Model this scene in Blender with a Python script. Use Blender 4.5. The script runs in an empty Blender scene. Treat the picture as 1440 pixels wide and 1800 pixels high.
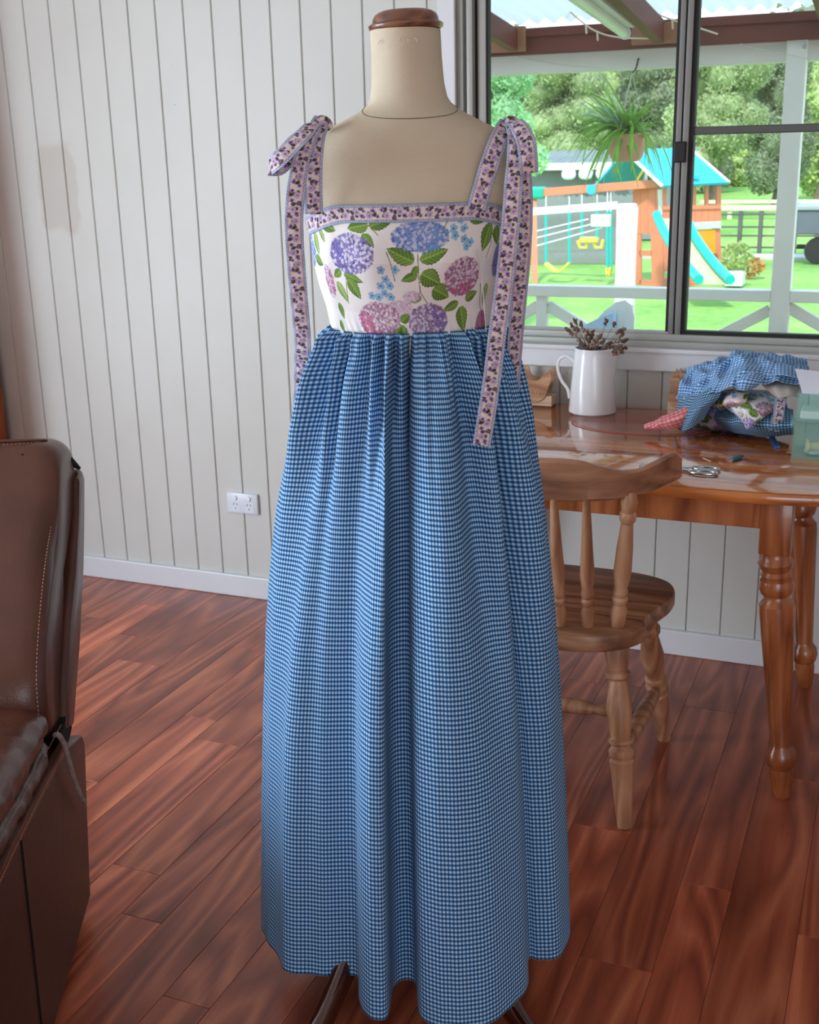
import bpy, bmesh, math, random
import numpy as np
from mathutils import Vector, Matrix, noise as mnoise
SC = bpy.context.scene
COL = SC.collection
rnd = random.Random(7)
PI = math.pi
# ------------------------------------------------------------------ camera, sky, lights, exposure
FPX = 2087.58
CAM = Matrix(((0.9248565, -0.0909043, 0.3692925, 0.0),
              (0.3796470, 0.2782576, -0.8822930, 0.0),
              (-0.0225542, 0.9561951, 0.2918599, 1.47),
              (0, 0, 0, 1)))
cd = bpy.data.cameras.new('camera')
cd.sensor_fit = 'HORIZONTAL'; cd.sensor_width = 36.0; cd.lens = 36.0 * FPX / 1440.0
cd.clip_start = 0.05; cd.clip_end = 300
cd.dof.use_dof = True; cd.dof.focus_distance = 1.78; cd.dof.aperture_fstop = 20
cam = bpy.data.objects.new('camera', cd); COL.objects.link(cam); cam.matrix_world = CAM
SC.camera = cam
SC.view_settings.view_transform = 'Standard'; SC.view_settings.look = 'None'
SC.view_settings.gamma = 1.0; SC.view_settings.use_curve_mapping = False
SC.view_settings.exposure = 0.0
SC.cycles.max_bounces = 8; SC.cycles.diffuse_bounces = 4; SC.cycles.transparent_max_bounces = 24
SC.cycles.caustics_reflective = False; SC.cycles.caustics_refractive = False
SC.cycles.sample_clamp_indirect = 6.0
try: SC.cycles.use_denoising = True
except Exception: pass
W = bpy.data.worlds.new('sky'); SC.world = W; W.use_nodes = True
wn = W.node_tree.nodes; wl = W.node_tree.links
bg = wn['Background']
tc = wn.new('ShaderNodeTexCoord'); sep = wn.new('ShaderNodeSeparateXYZ'); cr = wn.new('ShaderNodeValToRGB')
wl.new(tc.outputs['Generated'], sep.inputs[0]); wl.new(sep.outputs['Z'], cr.inputs[0]); wl.new(cr.outputs[0], bg.inputs[0])
cr.color_ramp.elements[0].position = 0.0; cr.color_ramp.elements[0].color = (0.82, 0.9, 1, 1)
cr.color_ramp.elements[1].position = 0.6; cr.color_ramp.elements[1].color = (0.42, 0.62, 0.95, 1)
bg.inputs[1].default_value = 2.9
def sun(energy, rot, ang, color):
    l = bpy.data.lights.new('sun', 'SUN'); l.energy = energy; l.angle = math.radians(ang); l.color = color
    o = bpy.data.objects.new('sun', l); COL.objects.link(o); o.rotation_euler = rot; return o
sun(4.6, (math.radians(38), math.radians(-12), math.radians(20)), 6, (1, .96, .88))
def area(name, loc, target, sx, sy, power, color):
    l = bpy.data.lights.new(name, 'AREA'); l.shape = 'RECTANGLE'; l.size = sx; l.size_y = sy; l.energy = power; l.color = color
    o = bpy.data.objects.new(name, l); COL.objects.link(o); o.location = loc
    d = Vector(target) - Vector(loc); o.rotation_euler = d.to_track_quat('-Z', 'Z').to_euler(); return o
# daylight entering by the window in the left wall; a warm fill lamp is added behind the camera
area('daylight_left_window', (-3.74, 0.35, 1.15), (0, 0.35, 1.0), 2.3, 1.9, 147, (0.77, 0.88, 1.0))
area('rear_fill_lamp', (1.55, -2.96, 1.2), (0.6, 0, 1.1), 2.3, 1.9, 21, (1.0, 0.93, 0.86))

# ------------------------------------------------------------------ helpers
def s2l(c):
    return tuple(((v / 255.0) / 12.92 if v / 255.0 <= 0.04045 else ((v / 255.0 + 0.055) / 1.055) ** 2.4) for v in c)
def rgba(c): return (*s2l(c), 1.0)
MINV = None
def at(px, py, ax, val):
    """a point seen at (px, py) of the 1440x1800 frame, at world coordinate ax == val (modelling aid)"""
    v = Vector(((px - 720) / FPX, -(py - 900) / FPX, -1.0)); d = CAM.to_3x3() @ v
    t = (val - CAM.translation[ax]) / d[ax]
    return CAM.translation + d * t
def tag(o, label=None, cat=None, group=None, kind=None):
    if label: o['label'] = label
    if cat: o['category'] = cat
    if group: o['group'] = group
    if kind: o['kind'] = kind
    return o
def empty(name, loc=(0, 0, 0), label=None, cat=None, group=None, kind=None):
    o = bpy.data.objects.new(name, None); o.empty_display_size = .05; COL.objects.link(o); o.location = loc
    return tag(o, label, cat, group, kind)
def wloc(o):
    v = Vector((0, 0, 0))
    while o is not None: v += o.location; o = o.parent
    return v
def link(name, me, mat, parent=None, smooth=False):
    """mesh written in world coordinates -> object; children are stored relative to their parent"""
    if mat is not None:
        for m in (mat if isinstance(mat, (list, tuple)) else [mat]): me.materials.append(m)
    if smooth:
        me.polygons.foreach_set('use_smooth', [True] * len(me.polygons))
    o = bpy.data.objects.new(name, me); COL.objects.link(o)
    if parent is not None:
        o.parent = parent; me.transform(Matrix.Translation(-wloc(parent)))
    return o
def rebase(o, loc):
    """put the origin of a single-mesh thing at its base"""
    loc = Vector(loc); o.data.transform(Matrix.Translation(-loc)); o.location = loc; return o
def md(verts, faces, name='m'):
    me = bpy.data.meshes.new(name); me.from_pydata([tuple(v) for v in verts], [], faces); me.update(); return me
def smooth_angle(me, ang=40):
    bm = bmesh.new(); bm.from_mesh(me)
    for f in bm.faces: f.smooth = True
    for e in bm.edges:
        if len(e.link_faces) == 2 and e.calc_face_angle(0) > math.radians(ang): e.smooth = False
    bm.to_mesh(me); bm.free(); return me
class MB:
    """collects shapes into one mesh"""
    def __init__(s): s.bm = bmesh.new()
    def box(s, lo, hi, bev=0.0, M=None, seg=2):
        lo = Vector(lo); hi = Vector(hi); c = (lo + hi) / 2; d = hi - lo
        r = bmesh.ops.create_cube(s.bm, size=1.0); vs = r['verts']
        for v in vs: v.co = Vector((v.co.x * d.x, v.co.y * d.y, v.co.z * d.z)) + c
        es = list({e for v in vs for e in v.link_edges})
        if bev > 0:
            b = bmesh.ops.bevel(s.bm, geom=es, offset=min(bev, min(d) * .49), segments=seg, affect='EDGES', profile=.5)
            vs = list({v for f in b['faces'] for v in f.verts} | {v for v in vs if v.is_valid})
        if M is not None:
            for v in vs: v.co = M @ v.co
        return s
    def bar(s, p0, p1, w, h, up=(0, 0, 1), bev=0.0):
        p0 = Vector(p0); p1 = Vector(p1); d = p1 - p0; L = d.length; z = d.normalized(); u = Vector(up)
        x = u.cross(z)
        if x.length < 1e-5: x = Vector((1, 0, 0)).cross(z)
        x.normalize(); y = z.cross(x)
        M = Matrix(((x.x, y.x, z.x, p0.x), (x.y, y.y, z.y, p0.y), (x.z, y.z, z.z, p0.z), (0, 0, 0, 1)))
        return s.box((-w / 2, -h / 2, 0), (w / 2, h / 2, L), bev, M)
    def lathe(s, prof, p0=(0, 0, 0), p1=(0, 0, 1), n=20, cap=True, rel=True):
        """prof = [(t, r)], t from 0 to 1 along p0 -> p1"""
        p0 = Vector(p0); p1 = Vector(p1); d = p1 - p0; z = d.normalized()
        a = Vector((1, 0, 0)) if abs(z.x) < .9 else Vector((0, 1, 0))
        x = (a - z * a.dot(z)).normalized(); y = z.cross(x)
        rings = []
        for t, r in prof:
            c = p0 + d * t
            rings.append([s.bm.verts.new(c + x * (r * math.cos(2 * PI * k / n)) + y * (r * math.sin(2 * PI * k / n))) for k in range(n)])
        for A, B in zip(rings, rings[1:]):
            for k in range(n): s.bm.faces.new((A[k], A[(k + 1) % n], B[(k + 1) % n], B[k]))
        if cap:
            if prof[0][1] > 1e-6: s.bm.faces.new(rings[0][::-1])
            if prof[-1][1] > 1e-6: s.bm.faces.new(rings[-1])
        return s
    def tube(s, pts, r, n=8, cap=True):
        pts = [Vector(p) for p in pts]; rr = r if isinstance(r, (list, tuple)) else [r] * len(pts)
        rings = []; prev = None
        for i, p in enumerate(pts):
            t = (pts[min(i + 1, len(pts) - 1)] - pts[max(i - 1, 0)]).normalized()
            if prev is None:
                a = Vector((0, 0, 1)) if abs(t.z) < .9 else Vector((1, 0, 0)); x = (a - t * a.dot(t)).normalized()
            else:
                x = (prev - t * prev.dot(t)).normalized()
            prev = x; y = t.cross(x)
            rings.append([s.bm.verts.new(p + (x * math.cos(2 * PI * k / n) + y * math.sin(2 * PI * k / n)) * rr[i]) for k in range(n)])
        for A, B in zip(rings, rings[1:]):
            for k in range(n): s.bm.faces.new((A[k], A[(k + 1) % n], B[(k + 1) % n], B[k]))
        if cap: s.bm.faces.new(rings[0][::-1]); s.bm.faces.new(rings[-1])
        return s
    def prism(s, poly, fn0, fn1):
        """poly of 2-D points, fn maps (a, b) to 3-D for either face"""
        A = [s.bm.verts.new(fn0(*p)) for p in poly]; B = [s.bm.verts.new(fn1(*p)) for p in poly]
        n = len(poly)
        for k in range(n): s.bm.faces.new((A[k], A[(k + 1) % n], B[(k + 1) % n], B[k]))
        s.bm.faces.new(A[::-1]); s.bm.faces.new(B); return s
    def puff(s, c, h, e=(.35, .35), R=None, nu=28, nv=18, fn=None):
        """a cushion: superellipsoid of half sizes h about c, optional rotation R and displacement fn(local)->local"""
        def sp(v, k): return math.copysign(abs(v) ** k, v)
        rings = []
        for j in range(nv + 1):
            v = -PI / 2 + PI * j / nv; ring = []
            for i in range(nu):
                u = 2 * PI * i / nu
                p = Vector((h[0] * sp(math.cos(v), e[1]) * sp(math.cos(u), e[0]), h[1] * sp(math.cos(v), e[1]) * sp(math.sin(u), e[0]), h[2] * sp(math.sin(v), e[1])))
                if fn: p = fn(p)
                if R is not None: p = R @ p
                ring.append(s.bm.verts.new(p + Vector(c)))
            rings.append(ring)
        for A, B in zip(rings, rings[1:]):
            for k in range(nu): s.bm.faces.new((A[k], A[(k + 1) % nu], B[(k + 1) % nu], B[k]))
        bmesh.ops.remove_doubles(s.bm, verts=rings[0] + rings[-1], dist=1e-5)
        return s
    def slab(s, outline, z0, z1, bev=.006, fn=None):
        """a board of any outline with rounded edges, top and bottom capped"""
        n = len(outline); cx = sum(p[0] for p in outline) / n; cy = sum(p[1] for p in outline) / n
        def inset(k):
            out = []
            for i in range(n):
                a = Vector(outline[i - 1]); b = Vector(outline[i]); c = Vector(outline[(i + 1) % n])
                t = (c - a).normalized(); nn = Vector((-t.y, t.x))
                if nn.dot(Vector((cx, cy)) - b) < 0 and False: nn = -nn
                out.append(b + nn * k)
            return out
        area_ = sum(outline[i][0] * outline[(i + 1) % n][1] - outline[(i + 1) % n][0] * outline[i][1] for i in range(n))
        sg = 1 if area_ > 0 else -1
        rings = []
        for k, z in ((bev, z0), (bev * .3, z0 + bev * .3), (0, z0 + bev), (0, z1 - bev), (bev * .3, z1 - bev * .3), (bev, z1)):
            rings.append([s.bm.verts.new((p.x, p.y, z)) for p in inset(k * sg)])
        for A, B in zip(rings, rings[1:]):
            for k in range(n): s.bm.faces.new((A[k], A[(k + 1) % n], B[(k + 1) % n], B[k]))
        s.bm.faces.new(rings[0][::-1]); s.bm.faces.new(rings[-1]); return s
    def mesh(s, name='m', ang=None):
        bmesh.ops.recalc_face_normals(s.bm, faces=s.bm.faces)
        me = bpy.data.meshes.new(name); s.bm.to_mesh(me); s.bm.free()
        if ang: smooth_angle(me, ang)
        return me
    def build(s, name, mat, parent=None, ang=None, smooth=False):
        return link(name, s.mesh(name, ang), mat, parent, smooth)
def ctree(o, parent=None, loc=None):
    c = o.copy(); COL.objects.link(c)
    if parent is not None: c.parent = parent
    if loc is not None: c.location = loc
    for ch in list(o.children): ctree(ch, c)
    return c
def crom(P, n, closed=False):
    P = [Vector(p) for p in P]; m = len(P); out = []
    segs = m if closed else m - 1
    for i in range(segs):
        if closed: a, b, c, d = P[i - 1], P[i], P[(i + 1) % m], P[(i + 2) % m]
        else: a, b, c, d = P[max(i - 1, 0)], P[i], P[i + 1], P[min(i + 2, m - 1)]
        for k in range(n):
            t = k / n
            out.append(.5 * ((2 * b) + (c - a) * t + (2 * a - 5 * b + 4 * c - d) * t * t + (3 * b - a - 3 * c + d) * t ** 3))
    if not closed: out.append(P[-1])
    return out
def resample(pts, n, closed=False):
    P = np.array([tuple(p) for p in pts], float)
    if closed: P = np.vstack([P, P[:1]])
    d = np.r_[0, np.cumsum(np.linalg.norm(np.diff(P, axis=0), axis=1))]
    t = np.linspace(0, d[-1], n, endpoint=not closed)
    return np.column_stack([np.interp(t, d, P[:, k]) for k in range(P.shape[1])]), d[-1]
def gridmesh(V, nu, nv, closed=False, uv=None, col=None, name='m'):
    """V: (nv, nu, 3) numpy grid"""
    idx = np.arange(nu * nv).reshape(nv, nu); 
    if closed: a = idx[:-1, :]; b = np.roll(idx, -1, 1)[:-1, :]; c = np.roll(idx, -1, 1)[1:, :]; d = idx[1:, :]
    else: a = idx[:-1, :-1]; b = idx[:-1, 1:]; c = idx[1:, 1:]; d = idx[1:, :-1]
    F = np.stack([a, b, c, d], -1).reshape(-1, 4)
    me = bpy.data.meshes.new(name); me.vertices.add(nu * nv); me.vertices.foreach_set('co', V.reshape(-1).astype(np.float32))
    nf = len(F); me.loops.add(nf * 4); me.loops.foreach_set('vertex_index', F.reshape(-1).astype(np.int32))
    me.polygons.add(nf); me.polygons.foreach_set('loop_start', (np.arange(nf) * 4).astype(np.int32))
    try: me.polygons.foreach_set('loop_total', np.full(nf, 4, np.int32))
    except Exception: pass
    me.polygons.foreach_set('use_smooth', np.ones(nf, bool))
    me.update(calc_edges=True)
    if uv is not None:
        ul = me.uv_layers.new(name='UVMap'); U = uv.reshape(-1, 2)[F.reshape(-1)]
        if closed:
            U = U.reshape(-1, 4, 2).copy(); per = uv[0, -1, 0] - uv[0, 0, 0] + (uv[0, 1, 0] - uv[0, 0, 0])
            wrap = np.zeros((nv - 1, nu), bool); wrap[:, -1] = True; wr = wrap.reshape(-1)
            U[wr, 1, 0] += per; U[wr, 2, 0] += per; U = U.reshape(-1, 2)
        ul.data.foreach_set('uv', U.astype(np.float32).reshape(-1))
    if col is not None:
        ca = me.color_attributes.new(name='Print', type='FLOAT_COLOR', domain='POINT')
        c4 = np.ones((nu * nv, 4), np.float32); c4[:, :3] = col.reshape(-1, 3); ca.data.foreach_set('color', c4.reshape(-1))
    me.validate(); return me

# ------------------------------------------------------------------ materials
class NT:
    def __init__(s, m): s.t = m.node_tree; s.b = s.t.nodes['Principled BSDF']
    def n(s, typ, **kw):
        x = s.t.nodes.new(typ)
        for k, v in kw.items():
            if k.startswith('i_'): x.inputs[k[2:].replace('_', ' ')].default_value = v
            else: setattr(x, k, v)
        return x
    def l(s, a, b): s.t.links.new(a, b)
    def ramp(s, fac, stops, interp='LINEAR'):
        r = s.n('ShaderNodeValToRGB'); e = r.color_ramp.elements; r.color_ramp.interpolation = interp
        while len(e) < len(stops): e.new(.5)
        for x, (p, c) in zip(e, stops): x.position = p; x.color = c
        s.l(fac, r.inputs[0]); return r.outputs[0]
    def math(s, op, a, b=None, c=None):
        m = s.n('ShaderNodeMath', operation=op)
        for i, v in enumerate((a, b, c)):
            if v is None: continue
            if isinstance(v, (int, float)): m.inputs[i].default_value = v
            else: s.l(v, m.inputs[i])
        return m.outputs[0]
    def mix(s, fac, a, b, mode='MIX'):
        m = s.n('ShaderNodeMix', data_type='RGBA', blend_type=mode)
        for i, v in ((0, fac), (6, a), (7, b)):
            if isinstance(v, (int, float, tuple)): m.inputs[i].default_value = v
            else: s.l(v, m.inputs[i])
        return m.outputs[2]
    def bump(s, h, st, dist=.01):
        b = s.n('ShaderNodeBump'); b.inputs['Strength'].default_value = st; b.inputs['Distance'].default_value = dist
        s.l(h, b.inputs['Height']); s.l(b.outputs[0], s.b.inputs['Normal'])
def newmat(name, base=(128, 128, 128), rough=.5, metal=0.0, spec=.5, **kw):
    m = bpy.data.materials.new(name); m.use_nodes = True; nt = NT(m); b = nt.b
    b.inputs['Base Color'].default_value = rgba(base); b.inputs['Roughness'].default_value = rough
    b.inputs['Metallic'].default_value = metal; b.inputs['Specular IOR Level'].default_value = spec
    for k, v in kw.items(): b.inputs[k.replace('_', ' ')].default_value = v
    return m, nt
def paint(name, base, rough=.5, var=.06, scale=6, bump=.05, bscale=60, metal=0.0, spec=.5, **kw):
    """plain coat with slight procedural mottling and fine relief"""
    m, nt = newmat(name, base, rough, metal, spec, **kw)
    tc = nt.n('ShaderNodeTexCoord'); no = nt.n('ShaderNodeTexNoise', i_Scale=scale, i_Detail=4.0)
    nt.l(tc.outputs['Object'], no.inputs[0]); c = s2l(base)
    lo = tuple(v * (1 - var) for v in c) + (1,); hi = tuple(min(1, v * (1 + var)) for v in c) + (1,)
    nt.l(nt.ramp(no.outputs[0], [(.3, lo), (.7, hi)]), nt.b.inputs['Base Color'])
    if bump:
        n2 = nt.n('ShaderNodeTexNoise', i_Scale=bscale, i_Detail=3.0); nt.l(tc.outputs['Object'], n2.inputs[0]); nt.bump(n2.outputs[0], bump, .004)
    return m
def wood(name, dark, mid, light, axis=0, scale=1.0, rough=.35, knots=False, rand=False, coat=0.0, spec=.5, ring=3.0, objcol=False):
    m, nt = newmat(name, mid, rough, spec=spec, Coat_Weight=coat, Coat_Roughness=.04)
    tc = nt.n('ShaderNodeTexCoord'); mp = nt.n('ShaderNodeMapping'); nt.l(tc.outputs['Object'], mp.inputs[0])
    sc = [22 * scale] * 3; sc[axis] = 1.6 * scale; mp.inputs['Scale'].default_value = sc
    if rand:
        oi = nt.n('ShaderNodeObjectInfo'); cmb = nt.n('ShaderNodeCombineXYZ')
        r1 = nt.math('MULTIPLY', oi.outputs['Random'], 37.0); r2 = nt.math('MULTIPLY', oi.outputs['Random'], 91.0)
        nt.l(r1, cmb.inputs[0]); nt.l(r2, cmb.inputs[1]); nt.l(r1, cmb.inputs[2]); nt.l(cmb.outputs[0], mp.inputs['Location'])
    n1 = nt.n('ShaderNodeTexNoise', i_Scale=1.0, i_Detail=6.0, i_Roughness=.6, i_Distortion=.6); nt.l(mp.outputs[0], n1.inputs[0])
    mp2 = nt.n('ShaderNodeMapping'); nt.l(mp.outputs[0], mp2.inputs[0]); s3 = [.25] * 3; s3[axis] = .45; mp2.inputs['Scale'].default_value = s3
    n2 = nt.n('ShaderNodeTexNoise', i_Scale=1.0, i_Detail=2.0, i_Distortion=.3); nt.l(mp2.outputs[0], n2.inputs[0])
    rings = nt.math('FRACT', nt.math('MULTIPLY', n2.outputs[0], 11.0 * ring / 3))
    rings = nt.math('ABSOLUTE', nt.math('SUBTRACT', rings, .5))
    f = nt.math('ADD', nt.math('MULTIPLY', n1.outputs[0], .75), nt.math('MULTIPLY', rings, .5))
    col = nt.ramp(f, [(.32, rgba(dark)), (.52, rgba(mid)), (.72, rgba(light))])
    if rand:
        hv = nt.n('ShaderNodeHueSaturation'); nt.l(col, hv.inputs['Color'])
        nt.l(nt.math('ADD', nt.math('MULTIPLY', oi.outputs['Random'], .45), .78), hv.inputs['Value']); col = hv.outputs[0]
    if objcol:
        oi2 = nt.n('ShaderNodeObjectInfo'); col = nt.mix(1.0, col, oi2.outputs['Color'], 'MULTIPLY')
    if knots:
        v = nt.n('ShaderNodeTexVoronoi', i_Scale=7.0); nt.l(tc.outputs['Object'], v.inputs[0])
        k = nt.ramp(v.outputs['Distance'], [(.03, (1, 1, 1, 1)), (.10, (0, 0, 0, 1))]); d = rgba(tuple(x * .45 for x in dark))
        nn = nt.n('ShaderNodeTexNoise', i_Scale=5.0); nt.l(tc.outputs['Object'], nn.inputs[0])
        kk = nt.math('MULTIPLY', k, nt.ramp(nn.outputs[0], [(.5, (0, 0, 0, 1)), (.6, (.8, .8, .8, 1))]))
        col = nt.mix(kk, col, d)
    nt.l(col, nt.b.inputs['Base Color']); nt.bump(n1.outputs[0], .06, .003)
    return m
def printed(name, rough=.85, weave=900, bump=.25):
    m, nt = newmat(name, (200, 200, 200), rough, spec=.2)
    a = nt.n('ShaderNodeAttribute', attribute_name='Print'); nt.l(a.outputs['Color'], nt.b.inputs['Base Color'])
    tc = nt.n('ShaderNodeTexCoord'); no = nt.n('ShaderNodeTexNoise', i_Scale=float(weave), i_Detail=1.0); nt.l(tc.outputs['Object'], no.inputs[0])
    nt.bump(no.outputs[0], bump, .0006); return m
def gingham(name, light, mid, dark, per_u=1.0, per_v=1.0, uv=True, blur=.14, scale=1.0, rough=.85, trans=0.0):
    m, nt = newmat(name, mid, rough, spec=.15)
    tc = nt.n('ShaderNodeTexCoord'); sp = nt.n('ShaderNodeSeparateXYZ'); nt.l(tc.outputs['UV'], sp.inputs[0])
    st = []
    for ax, per in (('X', per_u), ('Y', per_v)):
        f = nt.math('FRACT', nt.math('DIVIDE', sp.outputs[ax], per)); t = nt.math('ABSOLUTE', nt.math('SUBTRACT', nt.math('MULTIPLY', f, 2.0), 1.0))
        mr = nt.n('ShaderNodeMapRange', interpolation_type='SMOOTHSTEP'); nt.l(t, mr.inputs[0]); mr.inputs[1].default_value = .5 - blur; mr.inputs[2].default_value = .5 + blur
        st.append(mr.outputs[0])
    a = nt.mix(st[0], rgba(light), rgba(mid)); b = nt.mix(st[0], rgba(tuple(x * .86 for x in mid)), rgba(dark))
    c = nt.mix(st[1], a, b)
    no = nt.n('ShaderNodeTexNoise', i_Scale=700.0, i_Detail=1.0); nt.l(tc.outputs['Object'], no.inputs[0]); nt.bump(no.outputs[0], .2, .0006)
    nt.l(c, nt.b.inputs['Base Color']); return m
M = {}
def wallpaint():
    m, nt = newmat('wall_paint', (206, 208, 201), .42, spec=.4)
    tc = nt.n('ShaderNodeTexCoord'); g = nt.n('ShaderNodeNewGeometry')
    no = nt.n('ShaderNodeTexNoise', i_Scale=2.5, i_Detail=5.0); nt.l(g.outputs['Position'], no.inputs[0])
    col = nt.ramp(no.outputs[0], [(.3, rgba((203, 204, 197))), (.7, rgba((210, 212, 206)))])
    # the scuffed filler patch low on the paint, a mark with its own place on the wall
    sp = nt.n('ShaderNodeSeparateXYZ'); nt.l(g.outputs['Position'], sp.inputs[0])
    dx = nt.math('DIVIDE', nt.math('ADD', sp.outputs['X'], 2.64), .085); dz = nt.math('DIVIDE', nt.math('SUBTRACT', sp.outputs['Z'], 1.37), .15)
    d = nt.math('POWER', nt.math('ADD', nt.math('POWER', nt.math('ABSOLUTE', dx), 4.0), nt.math('POWER', nt.math('ABSOLUTE', dz), 4.0)), .25)
    n2 = nt.n('ShaderNodeTexNoise', i_Scale=14.0, i_Detail=3.0); nt.l(g.outputs['Position'], n2.inputs[0])
    d = nt.math('ADD', d, nt.math('MULTIPLY', nt.math('SUBTRACT', n2.outputs[0], .5), .5))
    k = nt.ramp(d, [(.85, (.55, .55, .55, 1)), (1.0, (0, 0, 0, 1))])
    nt.l(nt.mix(k, col, rgba((188, 181, 170))), nt.b.inputs['Base Color'])
    n3 = nt.n('ShaderNodeTexNoise', i_Scale=90.0, i_Detail=2.0); nt.l(g.outputs['Position'], n3.inputs[0]); nt.bump(n3.outputs[0], .05, .002)
    return m
M['wall'] = wallpaint()
M['groove'] = paint('groove_paint', (204, 198, 186), .7)
M['white'] = paint('white_gloss_trim', (222, 225, 228), .35, .03)
M['plaster'] = paint('plain_plaster', (212, 209, 203), .8)
M['floorbase'] = paint('floor_subfloor', (70, 40, 32), .8)
M['plank'] = wood('red_wood_plank', (128, 62, 44), (168, 88, 62), (206, 124, 90), 1, .8, .28, rand=False, spec=.5, objcol=True, coat=.12)
M['alu'] = paint('window_aluminium', (172, 174, 168), .4, .03, metal=.05)
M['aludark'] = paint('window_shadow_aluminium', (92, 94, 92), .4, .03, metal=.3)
M['rubber'] = paint('black_gasket', (22, 22, 22), .6, .05)
M['pine'] = wood('varnished_pine', (150, 80, 34), (200, 118, 56), (222, 148, 84), 0, .8, .12, coat=.8)
M['pineleg'] = wood('varnished_pine_leg', (128, 68, 34), (168, 98, 56), (190, 122, 76), 2, 1.0, .25, coat=.4)
M['chairwood'] = wood('worn_pine_chair', (138, 92, 66), (178, 128, 94), (202, 158, 122), 2, 1.2, .42, knots=False)
M['seatwood'] = wood('worn_pine_seat', (112, 76, 56), (154, 108, 80), (182, 136, 104), 0, 1.0, .38, knots=True)
M['capwood'] = wood('turned_dark_wood', (84, 52, 38), (124, 82, 60), (156, 110, 84), 0, 1.5, .3, coat=.3)
M['standwood'] = paint('stand_dark_wood', (58, 24, 14), .10, .15, 14, 0, Coat_Weight=.9, Coat_Roughness=.05)
M['linen'] = paint('mannequin_linen', (205, 193, 170), .9, .05, 9, .35, 700, spec=.15)
M['seam'] = paint('mannequin_seam', (120, 108, 90), .9)
def leather(name, base, rough=.34):
    m, nt = newmat(name, base, rough, spec=.5)
    tc = nt.n('ShaderNodeTexCoord'); v = nt.n('ShaderNodeTexVoronoi', i_Scale=260.0); nt.l(tc.outputs['Object'], v.inputs[0])
    n = nt.n('ShaderNodeTexNoise', i_Scale=7.0, i_Detail=4.0); nt.l(tc.outputs['Object'], n.inputs[0])
    c = s2l(base); nt.l(nt.ramp(n.outputs[0], [(.3, (*[x * .8 for x in c], 1)), (.7, (*[min(1, x * 1.2) for x in c], 1))]), nt.b.inputs['Base Color'])
    n4 = nt.n('ShaderNodeTexNoise', i_Scale=16.0, i_Detail=3.0); nt.l(tc.outputs['Object'], n4.inputs[0])
    h = nt.math('ADD', nt.math('MULTIPLY', v.outputs['Distance'], .12), nt.math('MULTIPLY', n4.outputs[0], .9)); nt.bump(h, .22, .006)
    return m
M['leather'] = leather('brown_leather', (84, 47, 33), .30)
M['leatherdark'] = leather('dark_brown_leather', (70, 38, 27), .42)
M['dark'] = paint('black_seam_and_shade', (12, 8, 7), .9)  # black for seam and feet, also for shade in the recliner's gap and fold
M['stitch'] = paint('tan_stitching', (168, 120, 92), .8)
M['china'] = paint('white_enamel', (232, 236, 238), .12, .02, spec=.6, bump=0)
M['plastic'] = paint('white_plastic', (222, 230, 238), .3, .02, bump=0)
# ------------------------------------------------------------------ room shell
YW = 3.345                                   # face of the panelled wall
XL, XR, YB, ZC = -3.7, 3.0, -3.0, 2.5
WX0, WX1, WZ0, WZ1 = -1.225, 0.02, 0.922, 2.12   # window opening
def struct(name, mb, mat, parent=None, ang=None):
    o = mb.build(name, mat, parent, ang)
    if parent is None: o['kind'] = 'structure'
    return o
# floor: sub-floor and its planks
fl = struct('floor', MB().box((XL, YB, -.06), (XR, YW, -.006)), M['floorbase'])
edges = [XL, -3.6, -3.47, -3.36]
seq = [-3.225, -3.13, -2.99, -2.89, -2.75, -2.615, -2.479, -2.337, -2.24, -2.122, -1.966, -1.838, -1.725, -1.622, -1.48, -1.358, -1.263, -1.14, -1.04, -.90, -.80, -.695, -.589, -.457, -.32, -.218, -.08]
edges += seq
x = -.08; k = 0
while x < XR - .15: x += (.135, .1, .137, .13)[k % 4]; k += 1; edges.append(round(x, 3))
edges.append(XR)
def pos(a): return min(range(len(edges)), key=lambda i: abs(edges[i] - a))
joints = {pos(-.589): [(2.324, 1.12), (1.2, .95)], pos(-.457): [(1.876, 1.15), (3.0, .9)], pos(-.32): [(2.183, 1.2), (.95, .9)], pos(-.218): [(2.7, .9), (1.5, 1.05)],
          pos(-.08): [(2.087, 1.1)], pos(-1.358): [(1.68, 1.42), (2.62, .95)], pos(-1.48): [(1.82, 1.3), (2.75, 1.0)], pos(-1.622): [(2.38, 1.22)], pos(-1.725): [(2.487, 1.25)],
          pos(-2.337): [(3.155, 1.55), (1.95, 1.1)], pos(-2.122): [(2.74, 1.15)], pos(-1.838): [(2.943, 1.0), (2.1, 1.18)], pos(-1.263): [(2.1, 1.0), (2.95, .92)], pos(-1.14): [(1.5, 1.1), (2.8, 1.0)]}
npl = 0
for i, (a, b) in enumerate(zip(edges, edges[1:])):
    js = sorted(joints.get(i, []), key=lambda t: -t[0]); far = rnd.uniform(.84, 1.0)
    cuts = [(YW, far)] + js
    if not js: cuts.append((rnd.uniform(2.0, 3.2), rnd.uniform(.86, 1.12)))
    y = cuts[-1][0] - 1.22
    while y > YB + .2: cuts.append((y, rnd.uniform(.86, 1.12))); y -= 1.22
    cuts.append((YB, 1))
    for (y1, v), (y0, _) in zip(cuts, cuts[1:]):
        if y1 - y0 < .03: continue
        mb = MB().box((a + .0003, y0 + .0003, -.006), (b - .0003, y1 - .0003, 0), .0007, seg=1)
        o = mb.build('plank', M['plank'], fl); o.color = (v, v * rnd.uniform(.97, 1.0), v * rnd.uniform(.94, 1.0), 1); npl += 1
        me = o.data; off = Vector((rnd.uniform(-9, 9), rnd.uniform(-9, 9), 0))
        me.transform(Matrix.Translation(-off)); o.location = o.location + off     # own stretch of grain
print('planks', npl)
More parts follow.
